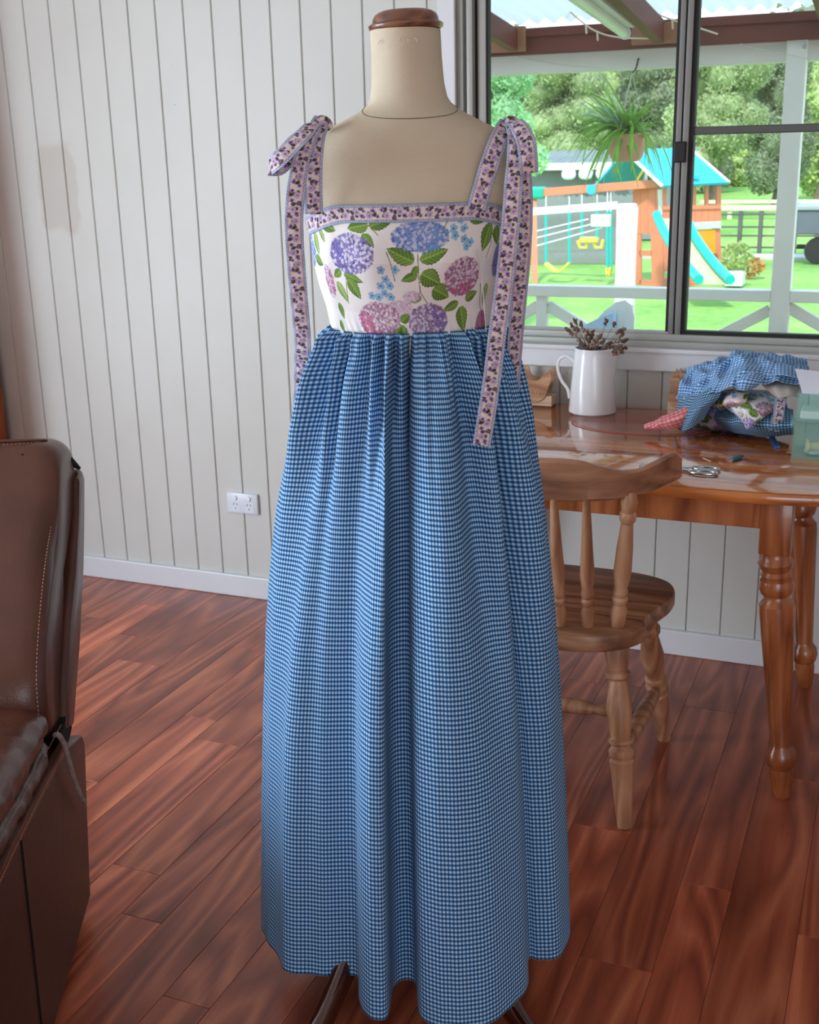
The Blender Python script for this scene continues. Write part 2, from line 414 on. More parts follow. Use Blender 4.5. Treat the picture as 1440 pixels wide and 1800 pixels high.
# panelled wall: backing with the window opening, boards with bevelled joints
T = .12
wb = MB()
wb.box((XL, YW + .009, 0), (WX0, YW + T, ZC)); wb.box((WX1, YW + .009, 0), (XR, YW + T, ZC))
wb.box((WX0, YW + .009, 0), (WX1, YW + T, WZ0 - .02)); wb.box((WX0, YW + .009, WZ1), (WX1, YW + T, ZC))
wall = struct('wall_back', wb, M['groove'])
def board(x0, x1, z0, z1):
    g = .0011; c = .003; d = .010
    V = []
    for z in (z0, z1):
        V += [(x0 + g, YW + d, z), (x0 + g, YW + c, z), (x0 + g + c * .7, YW, z), (x1 - g - c * .7, YW, z), (x1 - g, YW + c, z), (x1 - g, YW + d, z)]
    F = [(k, k + 1, k + 7, k + 6) for k in range(5)] + [(0, 6, 11, 5), (0, 5, 4, 3, 2, 1), (6, 7, 8, 9, 10, 11)]
    me = md(V, F, 'board'); bm = bmesh.new(); bm.from_mesh(me); bmesh.ops.recalc_face_normals(bm, faces=bm.faces); bm.to_mesh(me); bm.free()
    link('board', me, M['wall'], wall)
gx = [round(-1.5107 + .0996 * k, 4) for k in range(-22, 46)]
gx = [XL] + [g for g in gx if XL + .02 < g < XR - .02] + [XR]
for a, b in zip(gx, gx[1:]):
    segs = []
    if b <= WX0 or a >= WX1: segs = [(a, b, 0, ZC)]
    else:
        if a < WX0: segs.append((a, WX0, WZ0 - .02, WZ1))
        if b > WX1: segs.append((WX1, b, WZ0 - .02, WZ1))
        segs += [(a, b, 0, WZ0 - .02), (a, b, WZ1, ZC)]
    for s in segs:
        if s[1] - s[0] > .006: board(*s)
for px, py in ((303, 115), (308, 184)):
    p = at(px, py, 1, YW)
    MB().lathe([(0, .0022), (1, .0016)], (p.x, YW + .001, p.z), (p.x, YW - .0012, p.z), 8).build('nail_head', M['groove'], wall)
# side, rear walls and ceiling (outside the frame, they close the room)
wl_ = MB()
wl_.box((XL - .12, YB, 0), (XL, -.9, ZC)); wl_.box((XL - .12, 1.6, 0), (XL, YW, ZC)); wl_.box((XL - .12, -.9, 0), (XL, 1.6, .10)); wl_.box((XL - .12, -.9, 2.15), (XL, 1.6, ZC))
struct('wall_left', wl_, M['plaster'])
struct('wall_right', MB().box((XR, YB, 0), (XR + .12, YW, ZC)), M['plaster'])
wr = MB(); wr.box((XL, YB - .12, 0), (.2, YB, ZC)); wr.box((2.9, YB - .12, 0), (XR, YB, ZC)); wr.box((.2, YB - .12, 2.15), (2.9, YB, ZC))
struct('wall_front', wr, M['plaster'])
struct('ceiling', MB().box((XL, YB, ZC), (XR, YW + T, ZC + .1)), M['plaster'])
struct('baseboard_back', MB().box((XL, YW - .016, 0), (XR, YW + .001, .078), .004), M['white'])
def glassmat():
    m = bpy.data.materials.new('window_glass'); m.use_nodes = True; t = m.node_tree; t.nodes.clear()
    o = t.nodes.new('ShaderNodeOutputMaterial'); mx = t.nodes.new('ShaderNodeMixShader'); tr = t.nodes.new('ShaderNodeBsdfTransparent'); gl = t.nodes.new('ShaderNodeBsdfGlossy')
    tr.inputs[0].default_value = (.95, .97, .96, 1); gl.inputs['Roughness'].default_value = .02
    f = t.nodes.new('ShaderNodeFresnel'); f.inputs[0].default_value = 1.45
    t.links.new(f.outputs[0], mx.inputs[0]); t.links.new(tr.outputs[0], mx.inputs[1]); t.links.new(gl.outputs[0], mx.inputs[2]); t.links.new(mx.outputs[0], o.inputs[0]); return m
M['glass'] = glassmat()
# left window and unseen rear doors: plain frames; the rear lamp is an added fill
w2 = empty('window_2', (XL - .06, .35, .1), kind='structure')
for lo, hi in (((-3.78, -.9, .1), (-3.72, -.85, 2.15)), ((-3.78, 1.55, .1), (-3.72, 1.6, 2.15)), ((-3.78, .33, .1), (-3.72, .38, 2.15)), ((-3.78, -.9, .1), (-3.72, 1.6, .15)), ((-3.78, -.9, 2.1), (-3.72, 1.6, 2.15))):
    MB().box(lo, hi, .004).build('sash_bar', M['alu'], w2)
d1 = empty('door_1', (1.55, YB - .05, 0), kind='structure')
for lo, hi in (((.2, -3.07, 0), (.27, -3.02, 2.15)), ((2.83, -3.07, 0), (2.9, -3.02, 2.15)), ((1.51, -3.07, 0), (1.59, -3.02, 2.15)), ((.2, -3.07, 2.08), (2.9, -3.02, 2.15)), ((.2, -3.07, 0), (2.9, -3.02, .06))):
    MB().box(lo, hi, .004).build('door_frame', M['alu'], d1)
# ------------------------------------------------------------------ window over the table
w1 = empty('window_1', ((WX0 + WX1) / 2, YW, WZ0), kind='structure')
A_, D_, K_ = M['alu'], M['aludark'], M['rubber']
jb = MB()
jb.box((WX0, YW + .004, WZ0), (WX0 + .018, YW + .10, WZ1), .002)                    # jamb flanges and ridges
jb.box((WX0 + .018, YW + .022, WZ0), (WX0 + .026, YW + .10, WZ1), .002)
jb.box((WX0 + .026, YW + .010, WZ0), (WX0 + .044, YW + .10, WZ1), .003)
jb.build('jamb', A_, w1, 35)
MB().box((WX0 + .044, YW + .034, WZ0), (WX0 + .052, YW + .10, WZ1)).build('jamb_recess', K_, w1)
jb = MB(); jb.box((WX1 - .04, YW + .010, WZ0), (WX1, YW + .10, WZ1), .003); jb.build('jamb', A_, w1, 35)
MB().box((WX0, YW + .006, WZ1 - .045), (WX1, YW + .10, WZ1), .003).build('head', A_, w1, 35)
st = MB(); st.box((WX0, YW + .002, WZ0 - .002), (WX1, YW + .10, WZ0 + .016), .002); st.box((WX0, YW + .018, WZ0 + .016), (WX1, YW + .10, WZ0 + .034), .002); st.build('sill_track', M['alu'], w1, 35)
SX0, SX1 = -1.172, -.617       # clear glass of the left sash
yS = YW + .030
s1 = MB(); s1.box((WX0 + .052, yS, .955), (SX0 + .006 + .018, yS + .03, WZ1 - .045), .003); s1.build('sash_stile', A_, w1, 35)
MB().box((SX0 + .024, yS + .006, .96), (SX0 + .030, yS + .028, WZ1 - .045)).build('gasket', K_, w1)
MB().box((SX0, yS, .945), (-.6, yS + .03, .962), .002).build('sash_rail', A_, w1)
# meeting stiles: two ridged sections with dark grooves
ms = MB(); ms.box((-.609, yS - .004, .950), (-.595, yS + .03, WZ1 - .045), .002); ms.box((-.590, yS - .008, .950), (-.574, yS + .03, WZ1 - .045), .002)
ms.build('meeting_stile', paint('meeting_stile_grey', (132, 132, 128), .4, .03), w1, 35)
MB().box((-.618, yS + .004, .955), (-.572, yS + .026, WZ1 - .045)).build('meeting_groove', K_, w1)
MB().box((-.574, yS + .000, .950), (-.562, yS + .034, WZ1 - .045), .001).build('black_stile', K_, w1)
MB().box((-.610, yS - .022, 1.420), (-.578, yS - .002, 1.474), .004).build('latch', K_, w1)
MB().box((-.564, yS + .004, 1.490), (WX1 - .04, yS + .03, 1.511), .003).build('transom', D_, w1)
gk = MB(); gk.box((-.564, yS + .002, .956), (WX1 - .04, yS + .028, .966)); gk.box((WX1 - .05, yS + .002, .956), (WX1 - .04, yS + .03, WZ1 - .045)); gk.build('gasket', K_, w1)
MB().box((-.60, yS - .002, .944), (WX1 - .04, yS + .03, .956), .002).build('sash_rail', A_, w1)
MB().box((SX0 + .02, yS + .014, .955), (-.61, yS + .018, WZ1 - .045)).build('pane', M['glass'], w1)
MB().box((-.566, yS + .014, .955), (WX1 - .045, yS + .018, 1.494)).build('pane', M['glass'], w1)
MB().box((-.566, yS + .014, 1.508), (WX1 - .045, yS + .018, WZ1 - .045)).build('pane', M['glass'], w1)
# architraves and sill
struct('trim_1', MB().box((-1.276, YW - .012, .857), (WX0, YW + .004, WZ1 + .05), .003), M['white'])
struct('trim_2', MB().box((WX1, YW - .012, .857), (WX1 + .05, YW + .004, WZ1 + .05), .003), M['white'])
struct('trim_3', MB().box((WX0, YW - .012, WZ1), (WX1, YW + .004, WZ1 + .05), .003), M['white'])
struct('trim_4', MB().box((-1.29, YW - .018, .856), (WX1 + .06, YW + .003, .921), .004), M['white'])
struct('trim_5', MB().box((-1.29, YW - .028, .908), (WX1 + .06, YW + .003, .922), .004), M['white'])
# ------------------------------------------------------------------ power point
def disc(mb, x, z, r, y0, y1, n=16): mb.lathe([(0, r), (.7, r), (1, r * .8)], (x, y0, z), (x, y1, z), n); return mb
po = empty('power_outlet', (-2.007, YW, .305), 'white double power point on the panelled wall left of the dress', 'power outlet')
MB().box((-2.067, YW - .011, .303), (-1.949, YW + .001, .374), .003).build('faceplate', M['plastic'], po, 30)
for sx in (-2.034, -1.982):
    o = disc(MB(), sx, .357, .0085, YW - .010, YW - .0155, 20).build('rocker_switch', M['china'], po, 40)
M['slot'] = paint('outlet_slot', (96, 104, 116), .6)
for sx in (-2.034, -1.982):
    face = MB().box((sx - .017, YW - .0115, .309), (sx + .017, YW - .0105, .346), .004).build('socket_face', M['plastic'], po)
    for dx, dz, ang in ((-.0065, .008, .5), (.0065, .008, -.5), (0, -.007, 0)):
        R = Matrix.Translation((sx + dx, YW - .0117, .327 + dz)) @ Matrix.Rotation(ang, 4, 'Y')
        MB().box((-.0011, -.0004, -.0038), (.0011, .0004, .0038), M=R).build('slot', M['slot'], face)
# ------------------------------------------------------------------ tall timber cabinet at the left edge
cp = at(14, 765, 1, 3.32); cx = cp.x
M['cabwood'] = wood('orange_cabinet_wood', (104, 44, 18), (150, 72, 34), (176, 96, 50), 2, 1.0, .35, coat=.3)
cb = empty('timber_cabinet', (cx - .3, 3.1, 0), 'tall orange-brown timber cabinet behind the recliner at the left edge', 'cabinet')
MB().box((cx - .62, 2.95, .06), (cx, 3.32, 1.95), .004).build('carcase', M['cabwood'], cb)
MB().box((cx - .60, 2.97, 0), (cx - .02, 3.30, .06)).build('plinth', M['cabwood'], cb)
MB().box((cx - .64, 2.91, 1.95), (cx + .02, 3.325, 1.975), .004).build('top', M['cabwood'], cb)
for k in range(2):
    dr = MB().box((cx - .615 + .308 * k, 2.93, .08), (cx - .311 + .308 * k, 2.95, 1.93), .004).build('door', M['cabwood'], cb)
    MB().lathe([(0, .006), (.5, .006), (.6, .014), (1, .010)], (cx - .335 + .058 * k, 2.93, 1.0), (cx - .335 + .058 * k, 2.905, 1.0), 14).build('knob', M['cabwood'], dr)
# ------------------------------------------------------------------ veranda outside the window
YV = 5.5
M['vwhite'] = paint('veranda_white_paint', (228, 224, 216), .6, .05, 3, .1)
M['redwood'] = paint('red_brown_timber', (104, 46, 32), .6, .15, 4, .1)
M['brownboard'] = paint('brown_ply', (150, 104, 74), .7, .12, 3, .1)
M['roofsheet'] = bpy.data.materials.new('translucent_roof_sheet'); M['roofsheet'].use_nodes = True; _t = NT(M['roofsheet']); _t.b.inputs['Base Color'].default_value = rgba((226, 230, 226)); _t.b.inputs['Roughness'].default_value = .5
_x = _t.n('ShaderNodeBsdfTranslucent'); _x.inputs[0].default_value = rgba((224, 232, 232)); _m = _t.n('ShaderNodeMixShader'); _m.inputs[0].default_value = .42; _t.l(_t.b.outputs[0], _m.inputs[1]); _t.l(_x.outputs[0], _m.inputs[2]); _t.l(_m.outputs[0], _t.t.nodes['Material Output'].inputs[0])
M['deck'] = wood('deck_boards', (120, 104, 88), (150, 134, 116), (170, 156, 140), 0, .6, .7)
dk = MB()
for k in range(16): dk.box((-6, YW + .13 + k * .14, -.10), (3, YW + .262 + k * .14, -.06), .003, seg=1)
struct('deck', dk, M['deck'])
zb0, zb1 = at(1300, 113, 1, YV).z, at(1250, 58, 1, YV).z
o = MB().box((-5, YV, zb0), (2.5, YV + .07, zb1), .004).build('veranda_beam', M['vwhite']); rebase(o, (-1.2, YV, zb0)); tag(o, 'long off-white beam across the veranda above the hanging basket', 'beam')
px0, px1 = at(1352, 560, 1, YV - .04).x, at(1386, 560, 1, YV - .04).x
vp = empty('veranda_post', ((px0 + px1) / 2, YV, -.06), 'tall off-white veranda post seen through the right window pane', 'post')
MB().box((px0, YV - .045, -.06), (px1, YV + .04, at(1400, 44, 1, YV).z), .004).build('shaft', M['vwhite'], vp)
for q in ((1399, 60), (1415, 82)):
    p = at(*q, 1, YV - .045); MB().lathe([(0, .009), (.6, .009), (1, .005)], (p.x, YV - .044, p.z), (p.x, YV - .058, p.z), 10).build('bolt_head', M['alu'], vp)
# roof: corrugated sheet on rafters, fascia behind the beam
vr = empty('veranda_roof', (-1.2, 4.5, 2.0), kind='structure')
nx, ny = 700, 6
xs = np.linspace(-5, 2.5, nx); ys = np.linspace(3.5, YV - .04, ny); zf = at(1300, 24, 1, YV - .05).z
X, Y = np.meshgrid(xs, ys); Z = zf + .02 + (YV - .04 - Y) * .10 + .012 * np.sin(X * 2 * PI / .076)
link('roof_sheet', gridmesh(np.stack([X, Y, Z], -1), nx, ny), M['roofsheet'], vr)
MB().box((-5, YV - .07, zb1 - .05), (2.5, YV + .0, zf - .03), .003).build('fascia', M['redwood'], vr)
MB().box((-5, YV - .085, zf - .045), (2.5, YV - .02, zf - .008), .003).build('batten', M['redwood'], vr)
for px, py in ((1160, 56), (905, 60), (1460, 40)):
    x = at(px, py, 1, YV - .08).x
    MB().bar((x, YV - .06, zf - .06), (x, 3.5, zf + .14), .045, .09, bev=.003).build('rafter', M['redwood'], vr)
a, b = at(857, 60, 1, YV - .09), at(925, 60, 1, YV - .09)
MB().box((a.x - .3, YV - .11, zb1 - .04), (b.x, YV - .085, zf + .0), .003).build('infill_board', M['brownboard'], vr)
a, b = at(1112, 60, 1, YV - .09), at(1186, 60, 1, YV - .09)
MB().box((a.x, YV - .11, zb1 - .04), (b.x + .03, YV - .085, zf - .02), .003).build('infill_board', M['brownboard'], vr)
# fluorescent batten light and the string of clips
p1 = at(1098, 42, 1, YV - .35); p0 = Vector((p1.x, 3.8, p1.z + .10))
fx = empty('batten_light', tuple((p0 + p1) / 2), 'long pale batten light fixed under the veranda roof', 'light')
MB().bar(p0, p1, .09, .035, bev=.006).build('housing', paint('pale_green_housing', (232, 226, 222), .5), fx)
MB().tube([p0 + Vector((0, 0, -.035)), p1 + Vector((0, 0, -.035))], .02, 14).build('tube', paint('pale_green_tube', (226, 228, 214), .3), fx)
MB().lathe([(0, .024), (1, .024)], p1 + Vector((0, -.005, -.035)), p1 + Vector((0, .02, -.035)), 14).build('end_cap', M['plastic'], fx)
def cord(name, pix, Y, r, mat, label, cat, clips=()):
    pts = crom([at(x, y, 1, Y) for x, y in pix], 6)
    rt = empty(name, tuple(pts[0]), label, cat)
    MB().tube(pts, r, 6).build('wire', mat, rt)
    for x, y in clips:
        p = at(x, y, 1, Y); MB().bar(p, p + Vector((.004, 0, -.04)), .007, .007).build('clip', mat, rt)
M['cordw'] = paint('cream_cord', (214, 196, 170), .6)
cord('string_lights', ((975, -5), (1020, 36), (1050, 56), (1090, 66), (1150, 68)), YV - .16, .0035, M['cordw'], 'cream string light cord sagging under the roof in the left pane', 'cord', ((1050, 54), (1030, 42)))
cord('string_lights', ((1095, -5), (1145, 20), (1185, 36), (1225, 48), (1262, 60)), YV - .16, .0035, M['cordw'], 'cream string light cord crossing behind the window meeting stile', 'cord', ((1182, 33), (1133, 14)))
cord('thin_wire', ((1262, 60), (1320, 82), (1370, 93), (1420, 103)), YV - .06, .0012, M['groove'], 'thin dark wire slung across the beam towards the post', 'wire')
cord('thin_wire', ((857, 84), (930, 104), (1000, 115), (1060, 120)), YV - .02, .0012, M['groove'], 'thin dark wire sagging along the beam in the left pane', 'wire')
# railing
zr1 = at(1357, 509, 1, YV).z; zr0 = at(1357, 529, 1, YV).z
rl = empty('veranda_railing', (-1.05, YV, -.06), 'white veranda railing with diagonal braces beyond the window', 'railing')
MB().box((-5, YV - .045, zr0), (px0, YV + .03, zr1), .004).build('handrail', M['vwhite'], rl)
MB().box((px1, YV - .045, zr0), (2.5, YV + .03, zr1), .004).build('handrail', M['vwhite'], rl)
lx0, lx1 = at(945, 570, 1, YV).x, at(963, 570, 1, YV).x
MB().box((lx0, YV - .03, -.06), (lx1, YV + .02, zr0), .003).build('baluster_post', M['vwhite'], rl)
def brace(a, b, k=1.0):
    A = at(*a, 1, YV); B = at(*b, 1, YV); B = A + (B - A) * k
    MB().bar(A, B, .05, .035, up=(0, 1, 0), bev=.003).build('brace', M['vwhite'], rl)
brace((1354, 545), (1265, 590), 1.6); brace((1386, 540), (1440, 570), 2.2); brace((964, 537), (1025, 574), 1.7); brace((946, 537), (915, 556), 2.6)
MB().box((-5, YV - .02, .05), (px0, YV + .02, .10), .003).build('bottom_rail', M['vwhite'], rl)
MB().box((px1, YV - .02, .05), (2.5, YV + .02, .10), .003).build('bottom_rail', M['vwhite'], rl)
# outdoor chair on the deck: white shell with a pale blue cushion
oc = empty('outdoor_chair', (at(1085, 560, 1, 5.1).x, 5.1, -.06), 'white outdoor chair with a pale blue cushion below the railing', 'chair')
A = at(1112, 600, 1, 5.1); B = at(1045, 600, 1, 5.1); topz = at(1090, 529, 1, 5.1).z
w = A.x - B.x
mb = MB(); poly = [(0, .36), (w, .36), (w, topz - .07), (w * .93, topz - .02), (w * .75, topz), (w * .5, topz - .01), (w * .2, topz - .05), (0, topz - .09)]
mb.prism(poly, lambda a, z: Vector((B.x + a, 5.08 + z * .05, z)), lambda a, z: Vector((B.x + a, 5.11 + z * .05, z))); mb.build('backrest', M['china'], oc)
mb = MB(); poly = [(-.16, .38), (w * .55, .38), (w * .55, topz - .045), (w * .3, topz - .06), (-.13, topz - .15)]
mb.prism(poly, lambda a, z: Vector((B.x + a, 5.02 + z * .05, z)), lambda a, z: Vector((B.x + a, 5.07 + z * .05, z))); mb.build('cushion', paint('pale_blue_canvas', (176, 208, 236), .8), oc)
MB().box((B.x - .15, 4.7, .34), (A.x, 5.12, .38), .01).build('seat', M['china'], oc)
for dx in (B.x - .13, A.x - .03):
    for y in (4.72, 5.09): MB().bar((dx, y, -.06), (dx, y, .34), .025, .025).build('leg', M['china'], oc)
# hanging basket
pb = at(1101, 284, 1, YV - .1); pt = at(1101, 236, 1, YV - .1); cxp, cyp = pb.x, YV - .1
pr = (at(1130, 245, 1, cyp).x - at(1072, 245, 1, cyp).x) / 2 * 1.1
hb = empty('hanging_basket', (cxp, cyp, pb.z), 'terracotta hanging pot with strappy green plant below the veranda beam', 'hanging plant')
mb = MB(); n = 48; H = pt.z - pb.z
prof = [(0, .55), (.03, .72), (.15, .84), (.3, .92), (.85, 1.0), (.86, 1.04), (1, 1.05), (1, .97), (.8, .93)]
rings = []
for t, r in prof: rings.append([mb.bm.verts.new((cxp + pr * r * (1 + (.018 if (k % 4 < 2 and .1 < t < .84) else 0)) * math.cos(2 * PI * k / n), cyp + pr * r * (1 + (.018 if (k % 4 < 2 and .1 < t < .84) else 0)) * math.sin(2 * PI * k / n), pb.z + H * t)) for k in range(n)])
for A_1, B_1 in zip(rings, rings[1:]):
    for k in range(n): mb.bm.faces.new((A_1[k], A_1[(k + 1) % n], B_1[(k + 1) % n], B_1[k]))
mb.bm.faces.new(rings[0][::-1]); mb.bm.faces.new(rings[-1])
mb.build('pot', paint('terracotta', (214, 156, 134), .7, .08), hb, 60)
hk = at(1108, 104, 1, YV - .02)
for k in range(3):
    a = k * 2.1 + .3; MB().tube([(cxp + pr * math.cos(a), cyp + pr * math.sin(a), pt.z), (cxp + .01, cyp + .02, hk.z - .06)], .0018, 5).build('hanger_wire', M['groove'], hb)
MB().tube(crom([(cxp + .01, cyp + .02, hk.z - .06), (cxp + .02, cyp + .05, hk.z - .04), (cxp + .02, YV - .01, hk.z), (cxp + .02, YV + .01, hk.z - .01)], 5), .004, 6).build('hook', M['aludark'], hb)
def leafmat(name, base, tr=.25, var=.35, sc=1.2):
    m = bpy.data.materials.new(name); m.use_nodes = True; nt = NT(m); c = s2l(base)
    g = nt.n('ShaderNodeNewGeometry'); no = nt.n('ShaderNodeTexNoise', i_Scale=sc, i_Detail=5.0, i_Roughness=.65); nt.l(g.outputs['Position'], no.inputs[0])
    col = nt.ramp(no.outputs[0], [(.32, (*[v * (1 - var) for v in c], 1)), (.5, (*c, 1)), (.68, (*[min(1, v * (1 + var)) for v in c], 1))])
    nt.l(col, nt.b.inputs['Base Color']); nt.b.inputs['Roughness'].default_value = .6; nt.b.inputs['Specular IOR Level'].default_value = .25
    ts = nt.n('ShaderNodeBsdfTranslucent'); nt.l(col, ts.inputs[0]); mx = nt.n('ShaderNodeMixShader'); mx.inputs[0].default_value = tr
    out = nt.t.nodes['Material Output']; nt.l(nt.b.outputs[0], mx.inputs[1]); nt.l(ts.outputs[0], mx.inputs[2]); nt.l(mx.outputs[0], out.inputs[0]); return m
M['fern'] = leafmat('strappy_leaf_green', (140, 186, 84), .4, .3, 9)
M['palef'] = leafmat('silvery_leaf', (196, 214, 200), .3, .2, 9)
def strap(L, droop, wdt, up):
    n = 7; V = []; F = []
    for i in range(n + 1):
        t = i / n; x = L * (t - .12 * t * t); z = L * (up * t - droop * t * t); w_ = wdt * math.sin(PI * min(.98, .12 + .86 * t)) ** .7
        V += [(x, -w_ / 2, z), (x, 0, z + w_ * .25), (x, w_ / 2, z)]
    for i in range(n):
        a = i * 3; F += [(a, a + 3, a + 4, a + 1), (a + 1, a + 4, a + 5, a + 2)]
    return md(V, F, 'leaf')
variants = [strap(L, d, w, u) for L, d, w, u in ((.20, .95, .012, .8), (.17, .6, .012, 1.1), (.24, 1.15, .011, .7), (.14, .35, .010, 1.5), (.20, 1.5, .012, .6), (.12, .3, .014, .9))]
for v in variants: v.materials.append(M['fern'])
pale = strap(.13, .4, .012, 1.2); pale.materials.append(M['palef'])
for k in range(190):
    v = pale if k % 9 == 0 else variants[k % 6]
    o = bpy.data.objects.new('leaf', v); COL.objects.link(o); o.parent = hb
    a = rnd.uniform(0, 2 * PI)
    if k % 3 == 0: a = rnd.gauss(PI, .5)
    o.rotation_euler = (rnd.uniform(-.4, .4), rnd.uniform(-.3, .3), a); s = rnd.uniform(.75, 1.25)
    if abs(a - PI) < .7: s *= 1.25
    o.scale = (s, s, s); o.location = (rnd.uniform(-.5, .5) * pr, rnd.uniform(-.5, .5) * pr, H * rnd.uniform(.92, 1.1))
# ------------------------------------------------------------------ garden
ZG = -1.25
def lawnmat():
    m, nt = newmat('lawn_grass', (120, 170, 70), .9, spec=.1)
    g = nt.n('ShaderNodeNewGeometry'); a = nt.n('ShaderNodeTexNoise', i_Scale=.35, i_Detail=4.0); b = nt.n('ShaderNodeTexNoise', i_Scale=6.0, i_Detail=4.0)
    nt.l(g.outputs['Position'], a.inputs[0]); nt.l(g.outputs['Position'], b.inputs[0])
    f = nt.math('ADD', nt.math('MULTIPLY', a.outputs[0], .6), nt.math('MULTIPLY', b.outputs[0], .4))
    nt.l(nt.ramp(f, [(.35, rgba((112, 154, 76))), (.5, rgba((134, 174, 88))), (.65, rgba((156, 186, 102)))]), nt.b.inputs['Base Color']); return m
M['lawn'] = lawnmat()
gx_, gy_ = 60, 60
xs = np.linspace(-60, 30, gx_); ys = np.linspace(5.8, 90, gy_); X, Y = np.meshgrid(xs, ys)
Z = ZG + .04 * np.sin(X * .4 + Y * .23) + .0 * X
struct_o = link('lawn', gridmesh(np.stack([X, Y, Z], -1), gx_, gy_), M['lawn']); struct_o['kind'] = 'structure'
def gp(px, py, z=ZG): return at(px, py, 2, z)
M['cedar'] = paint('orange_stained_cedar', (214, 126, 92), .6, .08, 2, .1)
M['teal'] = paint('teal_green_canvas', (0, 168, 140), .5, .04); M['bluec'] = paint('turquoise_canvas', (46, 172, 214), .5, .04)
M['yellow'] = paint('yellow_plastic', (232, 212, 84), .4, .03); M['cream'] = paint('cream_plastic', (232, 230, 190), .4, .03); M['tealp'] = paint('teal_plastic', (20, 178, 172), .35, .03)
M['orange'] = paint('orange_canvas', (236, 150, 30), .6, .05); M['palewood'] = paint('pale_painted_timber', (196, 206, 200), .6, .05)
class Plane:
    """upright plane through two ground points; pixel tracings become real panels with thickness"""
    def __init__(s, P, Q, th=.05):
        s.P = Vector(P); d = Vector(Q) - s.P; d.z = 0; s.d = d.normalized(); s.n = Vector((s.d.y, -s.d.x, 0)); s.th = th
    def pt(s, px, py, off=0.0):
        v = CAM.to_3x3() @ Vector(((px - 720) / FPX, -(py - 900) / FPX, -1)); o = CAM.translation
        t = (s.P + s.n * off - o).dot(s.n) / v.dot(s.n); return o + v * t
    def panel(s, mb, pix, off=0.0, th=None):
        th = th or s.th; A = [s.pt(x, y, off) for x, y in pix]; B = [p - s.n * th for p in A]
        a = [mb.bm.verts.new(p) for p in A]; b = [mb.bm.verts.new(p) for p in B]; n = len(a)
        for k in range(n): mb.bm.faces.new((a[k], a[(k + 1) % n], b[(k + 1) % n], b[k]))
        mb.bm.faces.new(a); mb.bm.faces.new(b[::-1]); return mb
c0 = gp(1166, 503); c1 = gp(1268, 496); c2 = gp(1112, 498)
front = Plane(c0, c1, .04); side = Plane(c2, c0, .04)
pt_ = empty('play_set', tuple((c1 + c2) / 2), 'orange cedar play tower with turquoise roof, slide and swing beam', 'playground set')
def pan(pl, name, mat, pix, off=0.0, th=None, parent=None): return pl.panel(MB(), pix, off, th).build(name, mat, parent or pt_)
for k in range(9):    # front wall boards
    xa = 1166 + 11.4 * k; pan(front, 'wall_board', M['cedar'], [(xa, 366), (xa + 11, 366), (xa + 11, 391), (xa, 391)])
for xa, xb in ((1166, 1172), (1218, 1224), (1240, 1246), (1260, 1268)): pan(front, 'corner_post', M['cedar'], [(xa, 327), (xb, 327), (xb, 367), (xa, 367)])
pan(front, 'sill_board', M['cedar'], [(1166, 362), (1268, 360), (1268, 367), (1166, 369)], .03)
pan(front, 'deck_board', M['palewood'], [(1166, 393), (1268, 389), (1268, 401), (1166, 405)], .05, .1)
pan(front, 'awning', M['orange'], [(1210, 406), (1258, 403), (1258, 446), (1222, 447)], .02)
for xa, xb in ((1166, 1173), (1254, 1266)): pan(front, 'leg_post', M['cedar'], [(xa, 400), (xb, 400), (xb + 4, 476), (xa + 2, 478)])
for k in range(3): pan(front, 'lower_board', M['cedar'], [(1200, 447 + k * 11), (1262, 445 + k * 11), (1263, 455 + k * 11), (1200, 457 + k * 11)], .0)
pan(front, 'base_board', M['cedar'], [(1166, 490), (1225, 484), (1232, 508), (1166, 508)], .0)
for k in range(4):
    xa = 1113 + 13.2 * k; pan(side, 'wall_board', M['cedar'], [(xa, 330), (xa + 12.8, 331), (xa + 12.8, 412), (xa, 411)])
pan(side, 'leg_panel', M['cedar'], [(1112, 411), (1126, 411), (1127, 500), (1112, 500)])
pan(side, 'leg_panel', M['cedar'], [(1144, 412), (1166, 412), (1166, 505), (1146, 503)])
pan(side, 'cross_board', M['cedar'], [(1124, 440), (1146, 440), (1146, 450), (1124, 450)])
pan(side, 'cross_board', M['cedar'], [(1124, 492), (1146, 492), (1146, 503), (1124, 502)])
pan(side, 'gable', M['teal'], [(1116, 327), (1163, 327), (1150, 283), (1141, 283)])
pan(side, 'gable_trim', M['yellow'], [(1111, 327), (1116, 327), (1145, 280), (1141, 279)], .04)
pan(side, 'gable_post', M['vwhite'], [(1131, 327), (1138, 327), (1140, 285), (1136, 285)], .05)
pan(side, 'rope_guide', M['palewood'], [(1156, 333), (1166, 333), (1164, 378), (1158, 378)], .06)
rp = MB(); back = -side.d if side.d.dot(front.n) < 0 else side.d
bk = c2 - c0; bk.z = 0; bk.normalize()
E0, E1 = front.pt(1166, 330, .25), front.pt(1281, 324, .25); R0_, R1_ = front.pt(1148, 266, 0), front.pt(1260, 262, 0)
def quadslab(mb, a, b, c, d, th=.05):
    n = (b - a).cross(d - a).normalized() * th; A = [mb.bm.verts.new(p) for p in (a, b, c, d)]; B = [mb.bm.verts.new(p + n) for p in (a, b, c, d)]
    for k in range(4): mb.bm.faces.new((A[k], A[(k + 1) % 4], B[(k + 1) % 4], B[k]))
    mb.bm.faces.new(A[::-1]); mb.bm.faces.new(B); return mb
rm = (R0_ + R1_) / 2; Rr0 = R0_ + bk * .7; Rr1 = R1_ + bk * .7
quadslab(MB(), E0, E1, Rr1, Rr0).build('roof_panel', M['bluec'], pt_)
